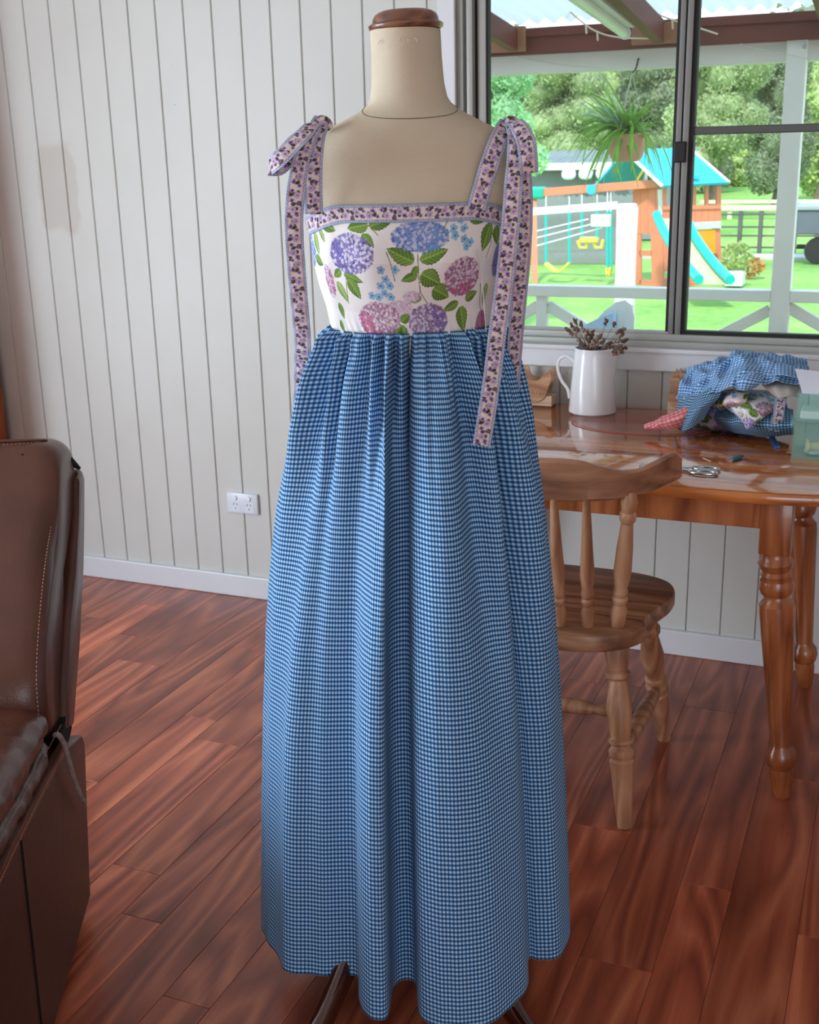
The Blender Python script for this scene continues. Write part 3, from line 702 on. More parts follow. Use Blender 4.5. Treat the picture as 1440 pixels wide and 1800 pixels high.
quadslab(MB(), Rr0, Rr1, Rr1 + (Rr1 - E1) * Vector((1, 1, -1)).x * 0 + bk * .9 + Vector((0, 0, -.75)), Rr0 + bk * .9 + Vector((0, 0, -.75))).build('roof_panel', M['bluec'], pt_)
for a, b in ((E0, Rr0), (E1, Rr1)): MB().bar(a + Vector((0, 0, .03)), b + Vector((0, 0, .03)), .10, .05).build('roof_trim', M['vwhite'], pt_)
v = front.pt(1222, 311, .2); MB().puff(tuple(v), (.09, .04, .05), nu=14, nv=8).build('roof_vent', M['tealp'], pt_)
sl = [(1178, 384, 23.3), (1192, 415, 22.9), (1210, 445, 22.3), (1230, 472, 21.8), (1246, 490, 21.3), (1256, 500, 20.9)]
cen = crom([at(x, y, 1, Y) for x, y, Y in sl], 4); bed = MB(); ra = MB()
R_ = [c + Vector((.26, .02, 0)) for c in cen]; L_ = [c - Vector((.26, .02, 0)) for c in cen]
va = [bed.bm.verts.new(p) for p in L_]; vb = [bed.bm.verts.new(p) for p in R_]
for i in range(len(cen) - 1): bed.bm.faces.new((va[i], vb[i], vb[i + 1], va[i + 1]))
bmesh.ops.solidify(bed.bm, geom=bed.bm.faces[:], thickness=.03)
slo = bed.build('slide', M['cream'], pt_)
for P_ in (L_, R_): MB().tube([p + Vector((0, 0, .08)) for p in P_], .085, 8).build('slide_rail', M['tealp'], slo)
# swing frame
b0, b1 = at(946, 339, 1, 24.6), side.pt(1160, 322, .0)
sf = pt_
MB().bar(b0, b1, .16, .16, bev=.01).build('beam', M['cedar'], sf)
MB().box(b0 - Vector((.22, .14, .12)), b0 + Vector((.16, .14, .12)), .05).build('corner_bracket', M['teal'], sf)
p = at(1040, 333, 1, 24.2); MB().lathe([(0, .1), (1, .1)], p, p + Vector((0, -.03, 0)), 18).build('round_badge', M['bluec'], sf)
for t in (( 940, 502, 24.0), (925, 480, 25.6)):
    q = at(*t[:2], 1, t[2]); q.z = ZG; MB().bar(b0 - Vector((.1, 0, .05)), q, .13, .09, bev=.006).build('leg', M['cedar'], sf)
def swing(xa, xb, ytop, ybot, label, kind):
    Yq = 24.2; A = at(xa, ytop, 1, Yq); B = at(xb, ytop, 1, Yq); C_ = at(xa + 0, ybot, 1, Yq); D = at(xb, ybot, 1, Yq)
    s = empty('swing', tuple((C_ + D) / 2), label, 'swing')
    for p, q in ((A, C_), (B, D)):
        MB().tube([p, p + (q - p) * .25], .012, 6).build('chain', M['plastic'], s); MB().tube([p + (q - p) * .25, q], .03, 8).build('chain_sleeve', M['tealp'], s)
    if kind == 'belt':
        mb = MB(); pts = [C_ + (D - C_) * t + Vector((0, 0, -.16 * math.sin(PI * t))) for t in [k / 10 for k in range(11)]]
        for p, q in zip(pts, pts[1:]): mb.bar(p, q + (q - p) * .1, .22, .04, up=(0, 0, 1))
        mb.build('belt_seat', M['yellow'], s)
    else:
        MB().box(C_ + Vector((-.03, -.1, -.06)), D + Vector((.03, .1, .05)), .03).build('glider_seat', M['yellow'], s)
        for e in (C_, D): MB().tube([e + Vector((-.09, 0, -.02)), e + Vector((-.03, 0, -.16)), e + Vector((.09, 0, -.16)), e + Vector((.12, 0, 0))], .035, 8).build('grip_loop', M['yellow'], s)
swing(960, 1001, 345, 462, 'yellow belt swing on green ropes, nearest the splayed legs', 'belt')
swing(1023, 1050, 342, 421, 'yellow two-handled glider swing in the middle of the beam', 'glider')
swing(1068, 1074, 338, 470, 'yellow swing partly hidden behind the pale garden post', 'belt')
# pale garden post with white crossbar and lines
YQ = 15.0
gpst = empty('garden_post', tuple(at(1100, 505, 1, YQ)), 'thick pale mottled garden post with a white crossbar and clothes lines', 'post')
gpst.location.z = ZG
q0, q1 = at(1080, 505, 1, YQ), at(1118, 505, 1, YQ); tz = at(1098, 358, 1, YQ).z
M['mottle'] = paint('mottled_pale_bark', (222, 208, 204), .8, .18, 9, .2)
mb = MB(); mb.lathe([(0, .5), (.3, .48), (.7, .47), (.97, .49), (1, .4)], ((q0.x + q1.x) / 2, YQ, ZG), ((q0.x + q1.x) / 2, YQ, tz), 16)
for v in mb.bm.verts:
    c = Vector(((q0.x + q1.x) / 2, YQ, v.co.z)); v.co = c + (v.co - c) * (q1.x - q0.x); 
mb.build('post', M['mottle'], gpst, 60)
MB().bar(at(925, 373, 1, YQ), at(1085, 361, 1, YQ), .10, .09, bev=.01).build('crossbar', M['vwhite'], gpst)
MB().box(at(1040, 398, 1, YQ) - Vector((0, .05, 0)), at(1074, 377, 1, YQ) + Vector((0, .05, 0)), .01).build('bracket_box', M['vwhite'], gpst)
for a, b in (((944, 406), (1035, 385)), ((944, 418), (1045, 393)), ((944, 432), (1060, 400))): MB().tube([at(*a, 1, YQ), at(*b, 1, YQ)], .008, 5).build('line_wire', M['plastic'], gpst)
# paling fence, shed, rail fence
M['paling'] = paint('grey_paling', (132, 136, 134), .9, .25, 1.5, .1)
fa, fb = gp(900, 466), gp(1120, 462); fa = Vector((fa.x, fa.y, ZG)); fb = Vector((fb.x, fb.y, ZG))
pf = empty('paling_fence', tuple((fa + fb) / 2), 'weathered grey paling fence behind the swings', 'fence')
dfen = (fb - fa); nP = 60; hf = at(1000, 345, 1, (fa.y + fb.y) / 2).z - ZG
pm = None
for k in range(nP):
    p = fa + dfen * (k / nP)
    if pm is None:
        pm = MB().box((0, -.012, 0), (dfen.length / nP * .9, .012, hf), .004, seg=1).mesh('paling'); pm.materials.append(M['paling'])
    o = bpy.data.objects.new('paling', pm); COL.objects.link(o); o.parent = pf; o.location = p - Vector(pf.location); o.rotation_euler.z = math.atan2(dfen.y, dfen.x); o.scale.z = 1 + rnd.uniform(-.02, .02)
for z in (.3, hf - .3): MB().bar(fa + Vector((0, .05, z)), fb + Vector((0, .05, z)), .08, .04).build('fence_rail', M['paling'], pf)
Ysh = 36
sh = empty('garden_shed', (at(1050, 400, 1, Ysh).x, Ysh, ZG), 'low grey shed with pale corrugated roof beyond the paling fence', 'shed')
a, b = at(935, 300, 1, Ysh), at(1185, 300, 1, Ysh)
MB().box((a.x, Ysh, ZG), (b.x, Ysh + 3, at(1050, 296, 1, Ysh).z), .02).build('wall', paint('shed_grey_wall', (120, 126, 126), .8, .2, 1), sh)
zz = at(1050, 284, 1, Ysh).z; nx = 240; X, Y = np.meshgrid(np.linspace(a.x - .2, b.x + .2, nx), np.linspace(Ysh - .4, Ysh + 3.2, 4)); Z = zz + (Y - Ysh) * .10 + .03 * np.sin(X * 2 * PI / .25)
link('roof', gridmesh(np.stack([X, Y, Z], -1), nx, 4), paint('grey_green_roof', (116, 126, 118), .6, .15, 1), sh)
MB().box((a.x - .2, Ysh - .42, zz - .22), (b.x + .2, Ysh - .38, zz - .02), .005).build('gutter', M['vwhite'], sh)
for k in range(6):
    xk = a.x + (b.x - a.x) * (.3 + .12 * k); MB().puff((xk, Ysh - .5, zz - .34), (.22, .1, .16), (.8, .8), nu=12, nv=8).build('hanging_sack', M['plastic'], sh)
ra_, rb_ = gp(1262, 447), gp(1520, 449)
M['darkrail'] = paint('dark_fence_rail', (92, 92, 82), .8, .2, 3)
rf = empty('rail_fence', tuple((ra_ + rb_) / 2), 'dark post-and-rail fence across the paddock right of the play tower', 'fence')
Yf = ra_.y
for y in (377, 399, 414, 434): 
    A = at(1200, y, 1, Yf); B = Vector((rb_.x, rb_.y, A.z)); MB().bar(A, B, .09, .04, bev=.004).build('rail', M['darkrail'], rf)
for x in (1210, 1303, 1339, 1400, 1440):
    A = at(x, 376, 1, Yf); MB().bar((A.x, Yf - .03, ZG), (A.x, Yf - .03, A.z + .08), .13, .10, bev=.008).build('post', M['darkrail'], rf)
o = MB().box((ra_.x - 4, ra_.y - 1.1, ZG - .05), (rb_.x + 6, ra_.y - .25, ZG + .05), .01).build('kerb', paint('pale_concrete', (196, 194, 190), .8)); o['kind'] = 'structure'
Y2 = Yf + 14
wf = empty('paddock_fence', tuple(at(1330, 380, 1, Y2)), 'long pale cream board fence at the far side of the paddock', 'fence'); wf.location.z = ZG
M['creamrail'] = paint('cream_fence_board', (226, 214, 180), .7, .06)
for y0, y1 in ((352, 358), (361, 370)):
    A = at(1230, y0, 1, Y2); B = at(1230, y1, 1, Y2); MB().box((A.x, Y2, B.z), (A.x + 16, Y2 + .06, A.z)).build('board', M['creamrail'], wf)
for k in range(7): MB().box((A.x + 1 + k * 2.2, Y2 + .06, ZG), (A.x + 1.15 + k * 2.2, Y2 + .2, at(1230, 352, 1, Y2).z)).build('post', M['creamrail'], wf)
tk = empty('dark_trailer', tuple(gp(1430, 440)), 'dark grey boxy trailer behind the right veranda post', 'trailer')
A, B = at(1404, 408, 1, Yf - 1.6), at(1480, 366, 1, Yf - 1.6)
MB().box((A.x, Yf - 2.4, A.z), (B.x, Yf - 1.2, B.z), .03).build('body', paint('dark_tarp', (92, 98, 108), .7, .1, 2), tk)
MB().box((A.x - .05, Yf - 2.45, B.z), (B.x + .05, Yf - 1.15, B.z + .1), .02).build('lid', paint('grey_lid', (150, 158, 164), .6), tk)
for dx in (.5, 2.0):
    if A.x + dx < B.x: MB().lathe([(0, .28), (.2, .3), (.8, .3), (1, .28)], (A.x + dx, Yf - 2.3, ZG + .3), (A.x + dx, Yf - 2.1, ZG + .3), 20).build('wheel', M['rubber'], tk)
MB().bar((A.x, Yf - 1.8, ZG + .35), (B.x, Yf - 1.8, ZG + .35), .1, .1).build('chassis', M['rubber'], tk)
# planter by the slide
pc = gp(1291, 502); w_ = (gp(1308, 502).x - gp(1276, 502).x)
pl = empty('planter_box', tuple(pc), 'white square planter with a leafy shrub beside the slide', 'planter'); hz = at(1291, 475, 1, pc.y).z
mb = MB(); mb.box((pc.x - w_ / 2, pc.y - .15, ZG), (pc.x + w_ / 2, pc.y + .3, hz), .02); mb.build('box', M['china'], pl)
def leafcloud(name, ells, nleaf, size, mat, parent, seed=1):
    """foliage: leaf blades scattered through ellipsoids, one mesh"""
    r = np.random.RandomState(seed); w_ = np.array([e[3] * e[4] * e[5] for e in ells]); w_ = w_ ** .67; w_ /= w_.sum(); C_ = []
    ix = r.choice(len(ells), nleaf, p=w_); E_ = np.array(ells)[ix]
    d = r.normal(size=(nleaf, 3)); d /= np.linalg.norm(d, axis=1)[:, None]; rad = r.uniform(.55, 1.03, nleaf) ** .6
    c = E_[:, :3] + d * E_[:, 3:6] * rad[:, None]
    a = r.normal(size=(nleaf, 3)); a /= np.linalg.norm(a, axis=1)[:, None]; b = np.cross(a, r.normal(size=(nleaf, 3))); b /= np.linalg.norm(b, axis=1)[:, None]
    s = size * r.uniform(.6, 1.4, nleaf)[:, None]
    V = np.stack([c - a * s, c - b * s * .45, c + a * s, c + b * s * .45], 1).reshape(-1, 3)
    F = np.arange(nleaf * 4).reshape(-1, 4); me = bpy.data.meshes.new(name); me.vertices.add(len(V)); me.vertices.foreach_set('co', V.astype(np.float32).reshape(-1))
    me.loops.add(nleaf * 4); me.loops.foreach_set('vertex_index', F.astype(np.int32).reshape(-1)); me.polygons.add(nleaf); me.polygons.foreach_set('loop_start', (np.arange(nleaf) * 4).astype(np.int32))
    me.update(calc_edges=True); me.validate(); return link(name, me, mat, parent)
M['lf1'] = leafmat('pale_green_foliage', (160, 206, 150), .35, .3, .9); M['lf2'] = leafmat('olive_foliage', (168, 184, 132), .35, .32, .5)
M['lf3'] = leafmat('dark_olive_foliage', (140, 152, 118), .3, .35, .5); M['lf4'] = leafmat('yellow_green_foliage', (188, 206, 134), .35, .28, .6)
M['bark'] = paint('grey_bark', (120, 106, 92), .9, .2, 4)
leafcloud('shrub', [(pc.x, pc.y + .05, hz + .25, .3, .3, .3)], 300, .07, M['lf4'], pl, 5)
def tree(label, px, Y, ytop, ybot, wpx, mat, seed, n, size, trunk=True):
    r = random.Random(seed); top = at(px, ytop, 1, Y); bot = at(px, ybot, 1, Y); hw = abs(at(px + wpx / 2, ytop, 1, Y).x - top.x); hz_ = (top.z - bot.z) / 2
    root = empty('tree', (top.x, Y, ZG), label, 'tree'); cz = (top.z + bot.z) / 2; el = []
    for k in range(26):
        a = r.uniform(0, 2 * PI); u = r.uniform(-.75, .75); q = r.uniform(.25, .75)
        el.append((top.x + hw * .8 * q * math.cos(a), Y + hw * .5 * q * math.sin(a), cz + hz_ * u, hw * r.uniform(.28, .45), hw * r.uniform(.25, .4), hz_ * r.uniform(.22, .38)))
    leafcloud('foliage', el, int(n * 1.9), size * .72, mat, root, seed)
    core = MB()
    for e in el: core.puff(e[:3], (e[3] * .78, e[4] * .78, e[5] * .78), (1, 1), nu=12, nv=8)
    core.build('inner_crown', mat, root, 80)
    if trunk:
        ts = 1 if Y > 30 else .35
        t0 = Vector((top.x, Y, ZG)); t1 = Vector((top.x + r.uniform(-.3, .3), Y, cz)); MB().tube(crom([t0, t0 + (t1 - t0) * .5 + Vector((.12, 0, 0)), t1], 4), [(.28 - .02 * k) * ts for k in range(9)], 10).build('trunk', M['bark'], root)
        for k in range(5):
            e = el[k]; MB().tube(crom([t0 + (t1 - t0) * .45, (t0 + (t1 - t0) * .7) * .5 + Vector(e[:3]) * .5, Vector(e[:3])], 3), [.13 - .015 * j for j in range(7)], 8).build('branch', M['bark'], root)
tree('pale green tree just beyond the left edge of the window glass', 872, 17, 80, 320, 210, M['lf1'], 3, 12000, .05)
tree('olive bushy tree behind the shed roof, above the swings', 990, 56, 80, 330, 250, M['lf2'], 4, 14000, .12)
tree('dense olive tree directly behind the hanging basket', 1120, 74, 70, 330, 230, M['lf4'], 5, 14000, .13)
tree('spreading dark olive tree between meeting stile and veranda post', 1265, 46, 60, 320, 230, M['lf2'], 6, 16000, .10)
tree('dark tree overlapping the veranda post', 1385, 54, 70, 340, 190, M['lf3'], 7, 12000, .12)
tree('tree with yellow-green crown right of the veranda post', 1460, 60, 90, 345, 170, M['lf4'], 8, 8000, .17)
tree('low yellow-green tree behind the play tower roof', 1300, 80, 250, 360, 190, M['lf4'], 9, 6000, .18)
tree('dark tree filling the gap behind the shed, left pane', 925, 63, 100, 350, 220, M['lf3'], 10, 9000, .17)
tree('far grey-green tree rising between the two panes', 1195, 70, 50, 350, 300, M['lf3'], 11, 12000, .2)
for nm, q, c in (('grey-trunked sapling near the rail fence', (1362, 395), M['lf4']),):
    p = gp(1300, 478); leafcloud_root = empty('shrub', (p.x, p.y, ZG), 'small orange-tipped shrub on the lawn beside the planter', 'shrub')
    leafcloud('foliage', [(p.x + .3, p.y - 1.0, ZG + .22, .35, .3, .22)], 260, .06, leafmat('orange_tipped_leaf', (196, 150, 84), .3, .3, 4), leafcloud_root, 12)
    MB().tube([(p.x + .3, p.y - 1.0, ZG), (p.x + .3, p.y - 1.0, ZG + .25)], .02, 6).build('stem', M['bark'], leafcloud_root)
tr_ = random.Random(21); el = [(-75 + k * 3.2 + tr_.uniform(-1, 1), 86 + tr_.uniform(-3, 3), ZG + tr_.uniform(2, 7), 3.4, 3, tr_.uniform(3.5, 6)) for k in range(38)]
tl_ = leafcloud('distant_treeline', el, 26000, .3, M['lf3'], None, 31); tag(tl_, 'distant hazy band of trees closing the paddock behind everything', 'trees', kind='stuff')
mb = MB()
for e in el: mb.puff(e[:3], (e[3] * .8, e[4] * .8, e[5] * .8), (1, 1), nu=12, nv=8)
mb.build('inner_crown', M['lf3'], tl_, 80)
# ------------------------------------------------------------------ dress form and dress
AX = Vector((-.725, 1.76, 0)); EF = Vector((.38, -.925, 0)).normalized(); ER = Vector((-EF.y, EF.x, 0))
if ER.x < 0: ER = -ER
def loc3(r, f, z): return AX + ER * r + EF * f + Vector((0, 0, z))
aAX = np.array(AX); aER = np.array(ER); aEF = np.array(EF)
def locN(r, f, z): return aAX + r[..., None] * aER + f[..., None] * aEF + z[..., None] * np.array([0, 0, 1.0])
# torso sections: z, half width, front depth, back depth, centre shift r, squareness
TS = [(1.640, .0525, .053, .053, .000, 1.0), (1.60, .0530, .054, .054, .001, 1.0), (1.565, .0550, .055, .057, .002, 1.0), (1.545, .0585, .057, .060, .003, 1.0), (1.534, .0650, .060, .063, .004, 1.0),
      (1.523, .082, .064, .067, .004, .99), (1.513, .102, .068, .070, .003, .96), (1.503, .124, .071, .072, .002, .93), (1.493, .143, .074, .073, .001, .9), (1.481, .158, .078, .075, .001, .87), (1.465, .170, .081, .077, .000, .84), (1.44, .180, .087, .080, -.001, .84),
      (1.415, .182, .094, .083, -.001, .86), (1.395, .172, .100, .085, -.001, .9), (1.38, .158, .104, .086, -.001, .93), (1.35, .151, .114, .086, -.001, .95), (1.31, .148, .121, .084, -.001, .97), (1.27, .140, .112, .080, -.001, 1.0),
      (1.235, .130, .098, .076, -.001, 1.0), (1.195, .1235, .092, .074, 0, 1.0), (1.10, .130, .09, .085, 0, 1.0), (1.0, .155, .10, .10, 0, 1.0), (.88, .155, .10, .10, 0, 1.0), (.85, .14, .09, .09, 0, 1.0)]
TS_ = np.array(TS)[::-1]
def torso(phi, z, off=0.0):
    """point of the form at angle phi (0 = front) and height z"""
    g = [np.interp(z, TS_[:, 0], TS_[:, k]) for k in range(1, 6)]
    hw, df, db, cx, sq = g; c = np.cos(phi); s = np.sin(phi); d = np.where(c > 0, df, db)
    r = np.sign(s) * np.abs(s) ** sq * (hw + off) + cx; f = np.sign(c) * np.abs(c) ** sq * (d + off)
    # two gentle bust forms
    b = np.exp(-((z - 1.315) / .035) ** 2) * np.where(c > 0, 1, 0); f = f + b * .012 * (np.exp(-((r - .065) / .038) ** 2) + np.exp(-((r + .065) / .038) ** 2))
    return r, f
mq = empty('dress_form', (AX.x, AX.y, 0), 'cream linen dress form with dark wooden neck cap on a polished dark stand', 'mannequin')
zz = np.concatenate([np.linspace(.85, 1.2, 16)[:-1], np.linspace(1.2, 1.64, 90)]); ph = np.linspace(-PI, PI, 96, endpoint=False)
P, Z = np.meshgrid(ph, zz); r_, f_ = torso(P, Z); V = locN(r_, f_, Z)
link('torso', gridmesh(V, 96, len(zz), closed=True), M['linen'], mq)
MB().lathe([(0, .05), (.2, .052), (1, .05)], loc3(0, 0, 1.634), loc3(0, 0, 1.641), 40).build('neck_top', M['linen'], mq)
# neck seam dips at the front
sp = []
for k in range(60):
    a = -PI + 2 * PI * k / 59; z = 1.5135 + .0205 * (1 - math.cos(a))
    r, f = torso(np.array(a), np.array(z), .0004); sp.append(loc3(float(r), float(f), z))
MB().tube(sp, .0007, 5).build('seam', M['seam'], mq)
# wooden neck cap, sitting slightly askew, and frayed threads below it
cdir = (Vector((0, 0, 1)) + ER * -.03).normalized(); c0_ = loc3(.001, 0, 1.640)
MB().lathe([(0, .046), (.02, .0525), (.1, .0555), (.26, .0562), (.34, .054), (.38, .0505), (.62, .049), (.8, .046), (.93, .040), (1, .034)], c0_, c0_ + cdir * .0275, 64).build('neck_cap', M['capwood'], mq, 50)
for a, b in (((668, 70), (664, 78)), ((716, 68), (717, 74)), ((728, 67), (733, 74)), ((704, 69), (700, 72))):
    Yd = loc3(0, .0555, 0).y; A = at(*a, 1, Yd); B = at(*b, 1, Yd); MB().tube(crom([A, (A + B) / 2 + Vector((.002, -.001, .001)), B], 4), .0006, 5).build('frayed_thread', M['linen'], mq)
# stand: pole and three curved legs
MB().lathe([(0, .03), (.04, .032), (.05, .022), (.1, .018), (.9, .018), (1, .03)], (AX.x, AX.y, .17), (AX.x, AX.y, .86), 24).build('pole', M['standwood'], mq, 50)
MB().lathe([(0, .012), (.1, .03), (.3, .045), (.75, .05), (.85, .038), (1, .03)], (AX.x, AX.y, .13), (AX.x, AX.y, .29), 28).build('hub', M['standwood'], mq, 40)
for a in (-.62, .62, 3.14):
    d = EF * math.cos(a) + ER * math.sin(a)
    L = .42 if a == -.62 else .32
    pts = crom([AX + d * .02 + Vector((0, 0, .215)), AX + d * .10 + Vector((0, 0, .235)), AX + d * .2 + Vector((0, 0, .17)), AX + d * L * .75 + Vector((0, 0, .065)), AX + d * L + Vector((0, 0, .026))], 6)
    mb = MB(); n = 14; side_ = Vector((-d.y, d.x, 0)); rings = []
    for i, p in enumerate(pts):
        t = (pts[min(i + 1, len(pts) - 1)] - pts[max(0, i - 1)]).normalized(); up_ = side_.cross(t) * -1
        if up_.z < 0: up_ = -up_
        k = i / (len(pts) - 1); w = .017 - .003 * k; h = .030 - .008 * k
        rings.append([mb.bm.verts.new(p + side_ * (w * math.copysign(abs(math.cos(2 * PI * j / n)) ** .7, math.cos(2 * PI * j / n))) + up_ * (h * math.copysign(abs(math.sin(2 * PI * j / n)) ** .7, math.sin(2 * PI * j / n)))) for j in range(n)])
    for A_1, B_1 in zip(rings, rings[1:]):
        for j in range(n): mb.bm.faces.new((A_1[j], A_1[(j + 1) % n], B_1[(j + 1) % n], B_1[j]))
    mb.bm.faces.new(rings[0][::-1]); mb.bm.faces.new(rings[-1])
    mb.build('leg', M['standwood'], mq, 60)
    e = pts[-1]; MB().lathe([(0, .018), (.5, .026), (1, .02)], (e.x, e.y, .0), (e.x, e.y, .03), 20).build('foot', M['standwood'], mq, 50)
# ------------------------------------------------------------------ painted cotton prints (numpy rasters carried as vertex colours)
prs = np.random.RandomState(11)
def L_(c): return np.array(s2l(c), np.float32)
class Canvas:
    def __init__(s, w, h, bg): s.w = w; s.h = h; s.a = np.zeros((h, w, 3), np.float32); s.a[:] = bg
    def win(s, cx, cy, R):
        x0 = max(0, int(cx - R)); x1 = min(s.w, int(cx + R) + 1); y0 = max(0, int(cy - R)); y1 = min(s.h, int(cy + R) + 1)
        if x0 >= x1 or y0 >= y1: return None
        yy, xx = np.mgrid[y0:y1, x0:x1]; return (slice(y0, y1), slice(x0, x1)), xx - cx, yy - cy
    def put(s, w, mask, col, al=1.0):
        m = (np.clip(mask, 0, 1) * al)[..., None]; s.a[w] = s.a[w] * (1 - m) + np.asarray(col, np.float32) * m
    def ell(s, cx, cy, rx, ry, ang, col, al=1.0, soft=1.0):
        q = s.win(cx, cy, max(rx, ry) * (1 + .55 * soft / min(rx, ry)) + 2)
        if q is None: return
        w, x, y = q; c, n = math.cos(ang), math.sin(ang); X = x * c + y * n; Y = -x * n + y * c
        d = np.sqrt((X / rx) ** 2 + (Y / ry) ** 2); s.put(w, (1 - d) * min(rx, ry) / soft + .5, col, al)
    def leaf(s, cx, cy, ang, L, W, dk, lt, serr=1.0):
        q = s.win(cx + math.cos(ang) * L / 2, cy + math.sin(ang) * L / 2, L * .75)
        if q is None: return
        w, x, y = q; x = x + math.cos(ang) * L / 2; y = y + math.sin(ang) * L / 2
        c, n = math.cos(ang), math.sin(ang); X = x * c + y * n; Y = -x * n + y * c; t = X / L
        tt = np.clip(t, 0, 1); hw = W * (np.sin(PI * tt ** .72) ** .85) * (1 + .06 * serr * np.sin(tt * 46))
        ins = np.where((t > 0) & (t < 1), hw - np.abs(Y), -9.0)
        vein = np.abs(((t - np.abs(Y) / W * .28) * 7.0) % 1 - .5) * 2; side = (Y > 0)
        tone = np.clip(.25 + .6 * vein - .25 * side + .15 * (1 - tt), 0, 1)[..., None]
        col = np.asarray(dk) * (1 - tone) + np.asarray(lt) * tone
        mid = (np.abs(Y) < W * .07)[..., None]; col = np.where(mid, np.asarray(lt) * 1.15, col)
        edge = (ins < W * .10)[..., None]; col = np.where(edge, np.asarray(dk) * .9, col)
        s.put(w, ins + .3, col)
    def line(s, pts, wd, col):
        P, _ = resample([(a, b, 0) for a, b in pts], max(8, int(sum(math.hypot(b[0] - a[0], b[1] - a[1]) for a, b in zip(pts, pts[1:])) / (wd * .5))))
        for p in P: s.ell(p[0], p[1], wd, wd, 0, col, .8)
    def hydr(s, cx, cy, rx, ry, dark, mid, light, accent=None, aside=0.0, n=None):
        """a mop-head of small four-petalled florets"""
        s.ell(cx, cy, rx * .97, ry * .97, 0, dark * .65 + mid * .35, .88, 6)
        n = n or int(rx * ry / 46)
        for k in range(int(n * 1.5)):
            a = prs.uniform(0, 2 * PI); q = math.sqrt(prs.uniform(0, 1)) * 1.0; x = cx + rx * q * math.cos(a); y = cy + ry * q * math.sin(a)
            s.ell(x, y, 4.2, 3.2, a, dark * prs.uniform(.8, 1.3) if prs.rand() < .6 else mid, .75)
        for k in range(n):
            a = k * 2.39996 + prs.uniform(-.2, .2); q = math.sqrt((k + .5) / n); x = cx + rx * q * math.cos(a) * .96; y = cy + ry * q * math.sin(a) * .96
            side = math.cos(a - aside) * q; base = light
            if side > .35 and accent is not None: base = accent if prs.rand() < .75 else light
            elif prs.rand() < .22: base = mid
            base = base * prs.uniform(.85, 1.08); th = prs.uniform(0, PI / 2); R = prs.uniform(3.9, 5.4)
            for j in range(4):
                b = th + j * PI / 2; s.ell(x + R * .62 * math.cos(b), y + R * .62 * math.sin(b), R * .62, R * .5, b, base * prs.uniform(.92, 1.06), .92)
            s.ell(x, y, 1.3, 1.3, 0, dark, .9)
# canvas of the bodice: 2 texels per millimetre-ish, X = arc length from centre front
SCV = 2.0; CW, CH = int(1100 * SCV), int(236 * SCV)
cvs = Canvas(CW, CH, L_((232, 230, 228)))
def cxy(px, py):
    q = max(-1.0, min(1.0, (px - 710) / 172.0)); phi = math.asin(q)
    return CW / 2 + phi * 172 * SCV, (py - 352) * SCV
G1, G2 = L_((62, 98, 40)), L_((138, 172, 84)); G3, G4 = L_((92, 128, 62)), L_((176, 202, 128))
VI, VM, VL, BL = L_((78, 62, 136)), L_((146, 136, 192)), L_((222, 220, 238)), L_((116, 108, 184))
BD, BM_, BLL, BA = L_((74, 96, 168)), L_((126, 152, 208)), L_((198, 208, 232)), L_((108, 158, 206))
PD, PM, PL, PA = L_((120, 72, 112)), L_((176, 140, 172)), L_((228, 214, 226)), L_((196, 96, 136))
RD, RM, RL, RA = L_((130, 78, 116)), L_((190, 156, 184)), L_((236, 222, 228)), L_((222, 116, 144))
for _ in range(26):      # faint watercolour shadows of more flowers
    x = prs.uniform(0, CW); y = prs.uniform(0, CH); cvs.ell(x, y, prs.uniform(20, 60), prs.uniform(16, 40), prs.uniform(0, 3), L_((204, 198, 216)), .35, 26)
def lf(px, py, ang, L, W, lt=False): x, y = cxy(px, py); cvs.leaf(x, y, math.radians(ang), L * SCV, W * SCV, G3 if lt else G1, G4 if lt else G2)
def hy(px, py, rx, ry, *c, **k): x, y = cxy(px, py); cvs.hydr(x, y, rx * SCV, ry * SCV, *c, **k)
def stem(*p): cvs.line([cxy(*q) for q in p], 1.6, L_((112, 124, 70)))
def blue(px, py, r=8):
    x, y = cxy(px, py); r *= SCV
    for j in range(5):
        b = j * 2 * PI / 5 + prs.uniform(-.3, .3); cvs.ell(x + r * .5 * math.cos(b), y + r * .5 * math.sin(b), r * .5, r * .4, b, L_((134, 182, 216)) * prs.uniform(.85, 1.1), .95)
    cvs.ell(x, y, r * .2, r * .2, 0, L_((40, 84, 132)), .9)
stem((628, 372), (650, 385), (662, 400)); stem((722, 432), (724, 470), (728, 500), (742, 520)); stem((768, 378), (758, 400)); stem((674, 428), (680, 450), (684, 478)); stem((600, 462), (596, 490), (592, 520)); stem((842, 390), (846, 420), (838, 445)); stem((836, 490), (842, 520), (850, 545))
lf(568, 378, 22, 40, 12); lf(648, 382, 170, 40, 12); lf(650, 386, -18, 44, 11); lf(636, 398, 48, 30, 9); lf(550, 396, 70, 44, 11, True); lf(562, 390, 60, 28, 7, True)
lf(716, 446, -150, 48, 14); lf(726, 444, -22, 50, 13); lf(728, 466, 28, 40, 17); lf(722, 468, 160, 30, 8); lf(722, 452, 115, 22, 6); lf(750, 492, 30, 36, 16); lf(730, 510, -175, 34, 9)
lf(596, 466, 20, 42, 9); lf(602, 474, 62, 42, 12); lf(580, 480, 65, 44, 9, True); lf(592, 460, 150, 26, 8); lf(572, 520, 78, 30, 8); lf(566, 552, 70, 26, 7)
lf(804, 380, -5, 44, 9); lf(842, 386, 110, 50, 15); lf(852, 392, 70, 36, 12); lf(800, 520, 155, 34, 9); lf(812, 516, -25, 30, 10); lf(806, 528, 75, 48, 14); lf(848, 490, 85, 40, 8, True); lf(690, 556, 100, 34, 14); lf(672, 580, -50, 30, 12)
